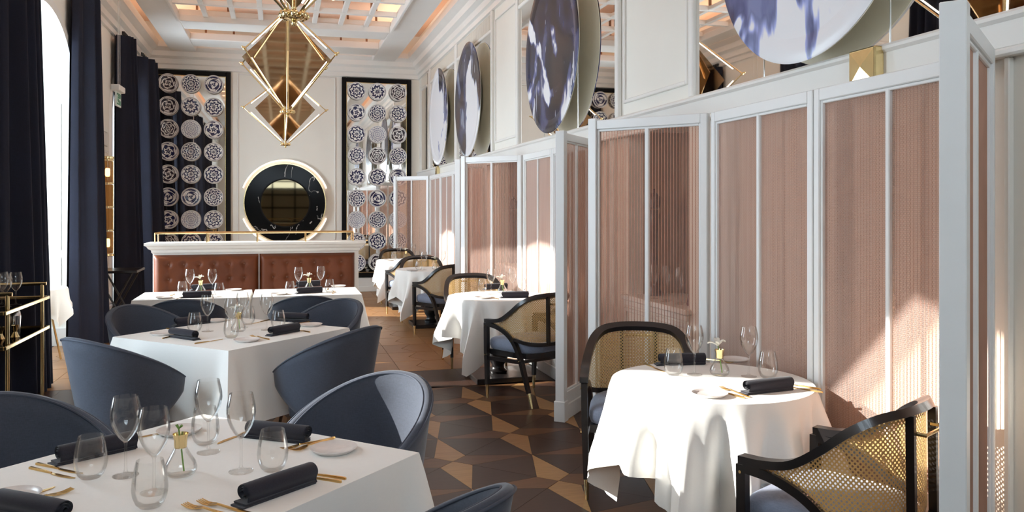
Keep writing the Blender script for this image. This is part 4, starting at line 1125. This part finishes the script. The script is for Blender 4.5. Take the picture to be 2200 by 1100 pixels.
# ---- brass bar cart
CX, CY = -1.98, 6.70
t = thing('bar_cart', 'brass bar cart with dark glass shelves at the left edge', 'bar cart', (CX, CY, 0))
for z in (.855, .62):
    s = bx('shelf', 'smoke', t, -.20, .20, -.52, .52, z - .006, z)
    e = MB()
    for x0_, x1_, y0_, y1_ in ((-.215, -.20, -.535, .535), (.20, .215, -.535, .535), (-.20, .20, -.535, -.52), (-.20, .20, .52, .535)): e.box(x0_, x1_, y0_, y1_, z - .016, z + .010, c=.003)
    e.build('shelf_edge', 'brass', s)
for sx in (-1, 1):
    for sy in (-1, 1):
        l = MB().tube([(sx * .19, sy * .42, .07), (sx * .19, sy * .42, .97)], .013, 10).build('leg', 'brass', t, smooth=40)
        MB().lathe([(.02, .0), (.02, .06), (.012, .07)], 12, sx * .19, sy * .42).build('caster', 'blacksteel', l, smooth=40)
for sy in (-1, 1): MB().tube([(-.22, sy * .42, .97), (.22, sy * .42, .97)], .014, 10).build('handle_bar', 'brass', t, smooth=40)
# ================================================================ TABLEWARE
TZ = .7528
def wine_proto():
    r = thing('wine_glass', '', 'glass', group='wine glasses on the tables')
    MB().lathe([(0, .0), (.036, .0), (.037, .002), (.02, .005), (.007, .010), (.0042, .02), (.0036, .06), (.004, .095), (.007, .102), (0, .104)], 24).build('stem', 'glass', r, smooth=60)
    out = [(.004, .1), (.010, .105), (.020, .116), (.0315, .135), (.0395, .156), (.0435, .178), (.0425, .199), (.038, .221), (.0345, .238)]
    MB().lathe(out + [(x - .0012, z + (.001 if i else 0)) for i, (x, z) in enumerate(out[::-1])], 28).build('bowl', 'glass', r, smooth=60)
    return Proto(r)
def tumbler_proto():
    r = thing('water_tumbler', '', 'glass', group='water tumblers on the tables')
    out = [(0, .0), (.026, .0), (.036, .010), (.044, .030), (.0465, .050), (.044, .080), (.038, .110), (.0345, .125)]
    MB().lathe(out + [(max(0, x - .0013), max(z, .008)) for x, z in out[::-1]], 28).build('glass_body', 'glass', r, smooth=60)
    return Proto(r)
def vase_proto(flower):
    r = thing('bud_vase', '', 'vase', group='bud vases on the tables')
    out = [(0, .0), (.034, .0), (.044, .008), (.0475, .022), (.043, .038), (.030, .060), (.019, .080), (.0165, .088)]
    MB().lathe(out + [(max(0, x - .0015), max(z, .004)) for x, z in out[::-1]], 28).build('glass_body', 'glass', r, smooth=60)
    MB().lathe([(.0172, .082), (.0182, .09), (.0186, .105), (.0225, .122), (.0232, .124), (.0222, .124), (.0172, .105), (.0165, .082)], 24).build('brass_collar', 'brass', r, smooth=60)
    f = MB().tube([(.010, -.006, .012), (.002, .0, .08), (-.006, .004, .14)], .0025, 6).build('flower_stem', 'stem', r, smooth=60)
    if flower:
        for a, ln, up in ((2.9, .052, .018), (-.3, .036, .026), (1.5, .032, .034), (4.4, .030, .022)):
            V, F = [], []
            for i in range(5):
                u = i / 4; w = .016 * sin(pi * min(.97, u * .9 + .1))
                for s_ in (-1, 0, 1):
                    px, py = ln * u, s_ * w; z = .138 + up * sin(u * 2.2) + (.006 if s_ else 0)
                    V.append((-.006 + px * cos(a) - py * sin(a), .004 + px * sin(a) + py * cos(a), z))
            for i in range(4):
                for s_ in range(2): F.append((i * 3 + s_, i * 3 + s_ + 1, i * 3 + s_ + 4, i * 3 + s_ + 3))
            n = len(V); V += [(x, y, z - .0012) for x, y, z in V]; F += [tuple(i + n for i in q)[::-1] for q in F]
            MB().add(V, F).build('petal', 'petal', f, smooth=70)
    else:
        MB().tube([(-.006, .004, .138), (-.012, .006, .150)], [.003, .005], 6).tube([(-.006, .004, .138), (.004, .0, .148)], [.002, .004], 6).build('bud', 'stem', f, smooth=60)
    return Proto(r)
def plate_proto():
    r = thing('side_plate', '', 'plate', group='small stoneware plates on the tables')
    MB().lathe([(0, .0), (.058, .0), (.066, .004), (.074, .011), (.0765, .0135), (.0765, .0150), (.0745, .0150), (.066, .0085), (.058, .0055), (0, .0048)], 44).build('plate_body', 'china', r, smooth=50)
    return Proto(r)
def napkin_proto():
    """linen rolled into a bolster with a spiral end and a flat flap; axis along local x"""
    r = thing('rolled_napkin', '', 'napkin', group='rolled navy napkins on the tables')
    L = .125; sp = []; th = .0022; n = 64
    for i in range(n + 1):
        a = 2 * pi * 2.6 * i / n; rad = .006 + .0185 * i / n
        sp.append((rad * cos(a) * 1.12, rad * sin(a) * .92))
    tail = sp[-1]; sp += [(tail[0] + .003, tail[1] - .012), (tail[0] - .002, tail[1] - .020)]
    zmin = min(p[1] for p in sp); sp = [(y, z - zmin + .003) for y, z in sp]
    loops = []
    for x, k in ((-L, .98), (-L + .004, 1.0), (0, 1.02), (L - .004, 1.0), (L, .98)):
        o_, i_ = [], []
        for q in range(len(sp)):
            p0, p1 = sp[max(0, q - 1)], sp[min(len(sp) - 1, q + 1)]; dx, dz = p1[0] - p0[0], p1[1] - p0[1]; l = hypot(dx, dz) or 1
            nx, nz = -dz / l * th / 2, dx / l * th / 2; dxx = .010 * (q / len(sp)) * (1 if x > 0 else -1) * (1 if abs(x) > .1 else 0) * -.6
            o_.append((x + dxx, (sp[q][0] + nx) * k, (sp[q][1] + nz) * k)); i_.append((x + dxx, (sp[q][0] - nx) * k, (sp[q][1] - nz) * k))
        loops.append(o_ + i_[::-1])
    MB().loft(loops, ends=False).build('roll', 'napkin', r, smooth=50)
    fl = MB()
    for s_ in (0, 1):
        fl.loft([[(-L - .016 + .01 * s_, -.026, .0005 + .006 * s_), (-L - .016 + .01 * s_, .024, .0005 + .006 * s_), (-L - .016 + .01 * s_, .025, .005 + .006 * s_), (-L - .016 + .01 * s_, -.027, .005 + .006 * s_)],
                 [(L - .012, -.026, .0005 + .006 * s_), (L - .012, .024, .0005 + .006 * s_), (L - .012, .025, .005 + .006 * s_), (L - .012, -.027, .005 + .006 * s_)]])
    fl.build('flat_fold', 'napkin', r, smooth=30)
    return Proto(r)
def knife_proto():
    r = thing('knife', '', 'cutlery', group='gold knives on the tables')
    MB().loft([[(x, -w, 0.0), (x, w, 0.0), (x, w * .8, h), (x, -w * .8, h)] for x, w, h in ((-.105, .0035, .006), (-.10, .0042, .0075), (-.03, .0036, .0065), (.0, .003, .0045))]).build('handle', 'gold', r, smooth=40)
    MB().loft([[(x, a, .0004), (x, b, .0004), (x, b, .0024), (x, a, .0024)] for x, a, b in ((.0, -.003, .003), (.012, -.008, .004), (.06, -.010, .004), (.09, -.006, .004), (.105, .002, .004))]).build('blade', 'gold', r, smooth=40)
    return Proto(r)
def fork_proto():
    r = thing('fork', '', 'cutlery', group='gold forks on the tables')
    MB().loft([[(x, -w, z), (x, w, z), (x, w * .8, z + h), (x, -w * .8, z + h)] for x, w, z, h in ((-.10, .0035, 0, .0055), (-.094, .0042, 0, .0065), (-.02, .003, .003, .005), (.03, .0028, .007, .004))]).build('handle', 'gold', r, smooth=40)
    h = MB().loft([[(x, -w, z), (x, w, z), (x, w, z + .0022), (x, -w, z + .0022)] for x, w, z in ((.028, .003, .007), (.042, .010, .005), (.056, .0115, .003))])
    for q in range(4):
        y = -.0096 + q * .0064
        h.loft([[(x, y - w, z), (x, y + w, z), (x, y + w, z + .002), (x, y - w, z + .002)] for x, w, z in ((.055, .0019, .003), (.075, .0017, .003), (.098, .0009, .008))])
    h.build('tines', 'gold', r, smooth=40)
    return Proto(r)
WG, TU, VF, VB, PL, NP, KN, FK = wine_proto(), tumbler_proto(), vase_proto(True), vase_proto(False), plate_proto(), napkin_proto(), knife_proto(), fork_proto()
NEAR, MID = 'nearest square table', 'middle square table'
BL, BR = 'left banquette table', 'right banquette table'
R1, R2, R3, R4 = ('%s round table' % n for n in NM)
def put(P, what, px, py, lab, rz=0.0, z=TZ):
    x, y = on(px, py, z); return P.at((x, y, z), rz, what + lab)
def line(P, what, a, b, lab, z=TZ, off=0.0):
    """a straight piece lying on the table from point a to point b of the photograph (handle first)"""
    (xa, ya), (xb, yb) = on(*a, z), on(*b, z); an = atan2(yb - ya, xb - xa)
    return P.at(((xa + xb) / 2 - off * sin(an), (ya + yb) / 2 + off * cos(an), z), an, what + lab)
wg, tu, va, pl, na, kn, fk = ('wine glass on the ', 'stemless tumbler on the ', 'brass-necked bud vase on the ', 'pale side plate on the ', 'rolled navy napkin on the ', 'gold knife on the ', 'gold fork on the ')
# nearest square table
put(WG, wg, 270, 1022, NEAR + ', leftmost, before the dark chair'); put(WG, wg, 331, 1058, NEAR + ', behind the front tumbler')
put(WG, wg, 448, 972, NEAR + ', before the far tumbler'); put(WG, wg, 518, 1013, NEAR + ', rightmost of its four')
put(TU, tu, 195, 1026, NEAR + ', leftmost, by the left napkin'); put(TU, tu, 322, 1088, NEAR + ', nearest the camera beside the vase')
put(TU, tu, 586, 1010, NEAR + ', rightmost, between two napkins'); put(TU, tu, 441, 953, NEAR + ', farthest, behind the third wine glass')
put(VB, va, 388, 1020, NEAR + ', holding a green bud')
put(PL, pl, 717, 969, NEAR + ', at its right corner'); put(PL, pl, 385, 930, NEAR + ', at its far corner'); put(PL, pl, 22, 1074, NEAR + ', at the left edge of the photo')
line(NP, na, (515, 1089), (676, 1032), NEAR + ', at its front right'); line(NP, na, (536, 937), (662, 951), NEAR + ', at its right rear before the chair')
line(NP, na, (130, 996), (284, 962), NEAR + ', at its left rear before the dark chair'); line(NP, na, (20, 1100), (118, 1120), NEAR + ', cut off at the bottom left')
line(KN, kn, (736, 1038), (606, 1017), NEAR + ', nearer of two beside the front right napkin'); line(KN, kn, (738, 1030), (624, 1012), NEAR + ', farther of two beside the front right napkin')
line(KN, kn, (549, 923), (470, 953), NEAR + ', left of the right rear napkin'); line(KN, kn, (65, 1007), (158, 1028), NEAR + ', nearer of the pair at the left edge')
line(KN, kn, (78, 998), (176, 1018), NEAR + ', farther of the pair at the left edge'); line(KN, kn, (-10, 1085), (85, 1057), NEAR + ', across the left plate')
line(FK, fk, (722, 940), (624, 974), NEAR + ', beside the right corner plate'); line(FK, fk, (704, 946), (616, 966), NEAR + ', behind the other fork at the right corner plate')
line(FK, fk, (20, 1092), (131, 1062), NEAR + ', beside the left plate'); line(FK, fk, (505, 1112), (404, 1090), NEAR + ', left one at the front corner')
line(FK, fk, (530, 1104), (440, 1083), NEAR + ', right one at the front corner'); line(KN, kn, (275, 945), (330, 934), NEAR + ', by the far corner plate')
# middle square table
for (x, y, l) in ((446, 712, ', leftmost'), (497, 722, ', second from the left'), (521, 704, ', third from the left, farthest'), (573, 709, ', rightmost')): put(WG, wg, x, y, MID + l)
for (x, y, l) in ((418, 713, ', leftmost, by the blue napkin'), (497, 726, ', nearest the front corner'), (598, 707, ', rightmost'), (533, 697, ', farthest')): put(TU, tu, x, y, MID + l)
put(VF, va, 512, 712, MID + ', half hidden among its glasses')
for (x, y, l) in ((350, 719, ', at its left corner'), (530, 733, ', at its front corner'), (668, 700, ', at its right corner'), (462, 691, ', at its far corner')): put(PL, pl, x, y, MID + l)
for a, b, l in (((428, 732), (360, 722), ', at its left front'), ((580, 722), (640, 711), ', at its right front'), ((656, 690), (600, 688), ', at its right rear by the chair'), ((380, 701), (446, 694), ', at its left rear by the chair')): line(NP, na, a, b, MID + l)
for a, b, l in (((420, 739), (478, 729), ', at its left front'), ((668, 715), (628, 707), ', beside the right front napkin'), ((356, 706), (400, 712), ', at its left rear'), ((578, 688), (540, 696), ', at its right rear')): line(KN, kn, a, b, MID + l)
for a, b, l in (((584, 731), (534, 722), ', by the front corner plate'), ((345, 729), (400, 717), ', by the left corner plate'), ((670, 691), (618, 701), ', by the right corner plate'), ((458, 684), (500, 690), ', by the far corner plate')): line(FK, fk, a, b, MID + l)
# banquette tables
for T, gl, tm, vs_, nps, pls, ct in (
    (BL, ((408, 633), (456, 633)), ((392, 633), (471, 637)), (431, 631), (((395, 640), (452, 638)), ((414, 624), (463, 621))), ((353, 641), (502, 624)), ((384, 642), (370, 634))),
    (BR, ((641, 627), (689, 624)), ((623, 633), (708, 628)), (664, 625), (((640, 631), (690, 628)), ((640, 616), (684, 614))), ((600, 633), (727, 616)), ((716, 629), (704, 621)))):
    for q, (x, y) in enumerate(gl): put(WG, wg, x, y, T + ', %s of two' % ('left', 'right')[q])
    for q, (x, y) in enumerate(tm): put(TU, tu, x, y, T + ', %s of two' % ('left', 'right')[q])
    put(VF, va, *vs_, T + ', holding a white flower')
    for q, (a, b) in enumerate(nps): line(NP, na, a, b, T + ', %s edge' % ('near', 'far')[q])
    for q, (x, y) in enumerate(pls): put(PL, pl, x, y, T + ', %s one' % ('near left', 'far right')[q])
    x, y = on(*ct[0], TZ); FK.at((x, y, TZ), radians(80), fk + T + ', near edge')
    x, y = on(*ct[1], TZ); KN.at((x, y, TZ), radians(85), kn + T + ', near edge')
# round tables
put(WG, wg, 1492, 805, R1 + ', left of the vase'); put(WG, wg, 1609, 809, R1 + ', right of the vase')
put(TU, tu, 1447, 805, R1 + ', left one before the cane back'); put(TU, tu, 1650, 812, R1 + ', right one'); put(VF, va, 1546, 806, R1 + ', holding a white flower')
put(PL, pl, 1525, 850, R1 + ', near edge'); put(PL, pl, 1578, 776, R1 + ', far edge')
line(NP, na, (1604, 846), (1697, 836), R1 + ', near edge'); line(NP, na, (1422, 784), (1508, 782), R1 + ', far edge')
line(KN, kn, (1605, 858), (1522, 834), R1 + ', crossing the near plate'); line(FK, fk, (1612, 855), (1546, 833), R1 + ', beside the near plate')
line(KN, kn, (1748, 841), (1690, 831), R1 + ', nearer of the two right of the near napkin'); line(KN, kn, (1742, 834), (1690, 825), R1 + ', farther of the two right of the near napkin')
line(KN, kn, (1381, 781), (1430, 800), R1 + ', left edge'); line(FK, fk, (1510, 772), (1568, 781), R1 + ', by the far plate')
put(WG, wg, 1055, 632, R2 + ', left of the vase'); put(WG, wg, 1101, 631, R2 + ', right of the vase'); put(TU, tu, 1036, 627, R2 + ', left one'); put(TU, tu, 1121, 625, R2 + ', right one')
put(VF, va, 1079, 630, R2 + ', holding a white flower'); put(PL, pl, 1038, 641, R2 + ', near edge'); line(NP, na, (1082, 640), (1132, 639), R2 + ', near edge'); line(NP, na, (1046, 622), (1085, 620), R2 + ', far edge')
line(FK, fk, (1074, 644), (1050, 638), R2 + ', by the near plate'); line(KN, kn, (1150, 641), (1136, 637), R2 + ', right edge')
put(WG, wg, 911, 580, R3 + ', left of the vase'); put(WG, wg, 951, 577, R3 + ', right of the vase'); put(TU, tu, 900, 580, R3 + ', beside the left wine glass'); put(VF, va, 936, 579, R3 + ', holding a white flower')
put(PL, pl, 886, 582, R3 + ', near left edge'); put(WG, wg, 857, 556, R4 + ', left of the vase'); put(WG, wg, 888, 555, R4 + ', right of the vase'); put(TU, tu, 846, 558, R4 + ', left one'); put(TU, tu, 897, 556, R4 + ', right one')
put(VF, va, 872, 556, R4 + ', holding a white flower'); put(PL, pl, 836, 560, R4 + ', near left edge')
# bar cart: glasses above, brass shaker and bottles below
for q, (dx, dy, l) in enumerate(((.10, -.05, 'nearest'), (.13, .08, 'middle'), (.03, .12, 'rear'))): WG.at((CX + dx, CY + dy - .1, .856), 0, 'empty wine glass on the top shelf of the brass bar cart, %s of three' % l, 'wine glasses on the bar cart')
s = thing('cocktail_shaker', 'polished steel shaker on the middle shelf of the brass bar cart', 'shaker', (CX + .08, CY + .12, .621))
MB().lathe([(.036, 0), (.038, .004), (.045, .12), (.045, .14)], 24).build('shaker_body', 'steel', s, smooth=40)
MB().lathe([(.045, .141), (.040, .17), (.024, .195), (.022, .21), (.0, .212)], 24).build('shaker_cap', 'steel', s, smooth=40)
for q, (dx, dy) in enumerate(((.05, -.08), (.12, .0))):
    b = thing('brass_cup', 'small brass measuring cup on the middle shelf of the bar cart, %s the shaker' % ('farther from', 'next to')[q], 'cup', (CX + dx, CY + dy, .621))
    MB().lathe([(.03, 0), (.012, .035), (.012, .04), (.026, .085), (.0245, .085), (.010, .042), (0, .042)], 20).build('cup_body', 'brass', b, smooth=40)
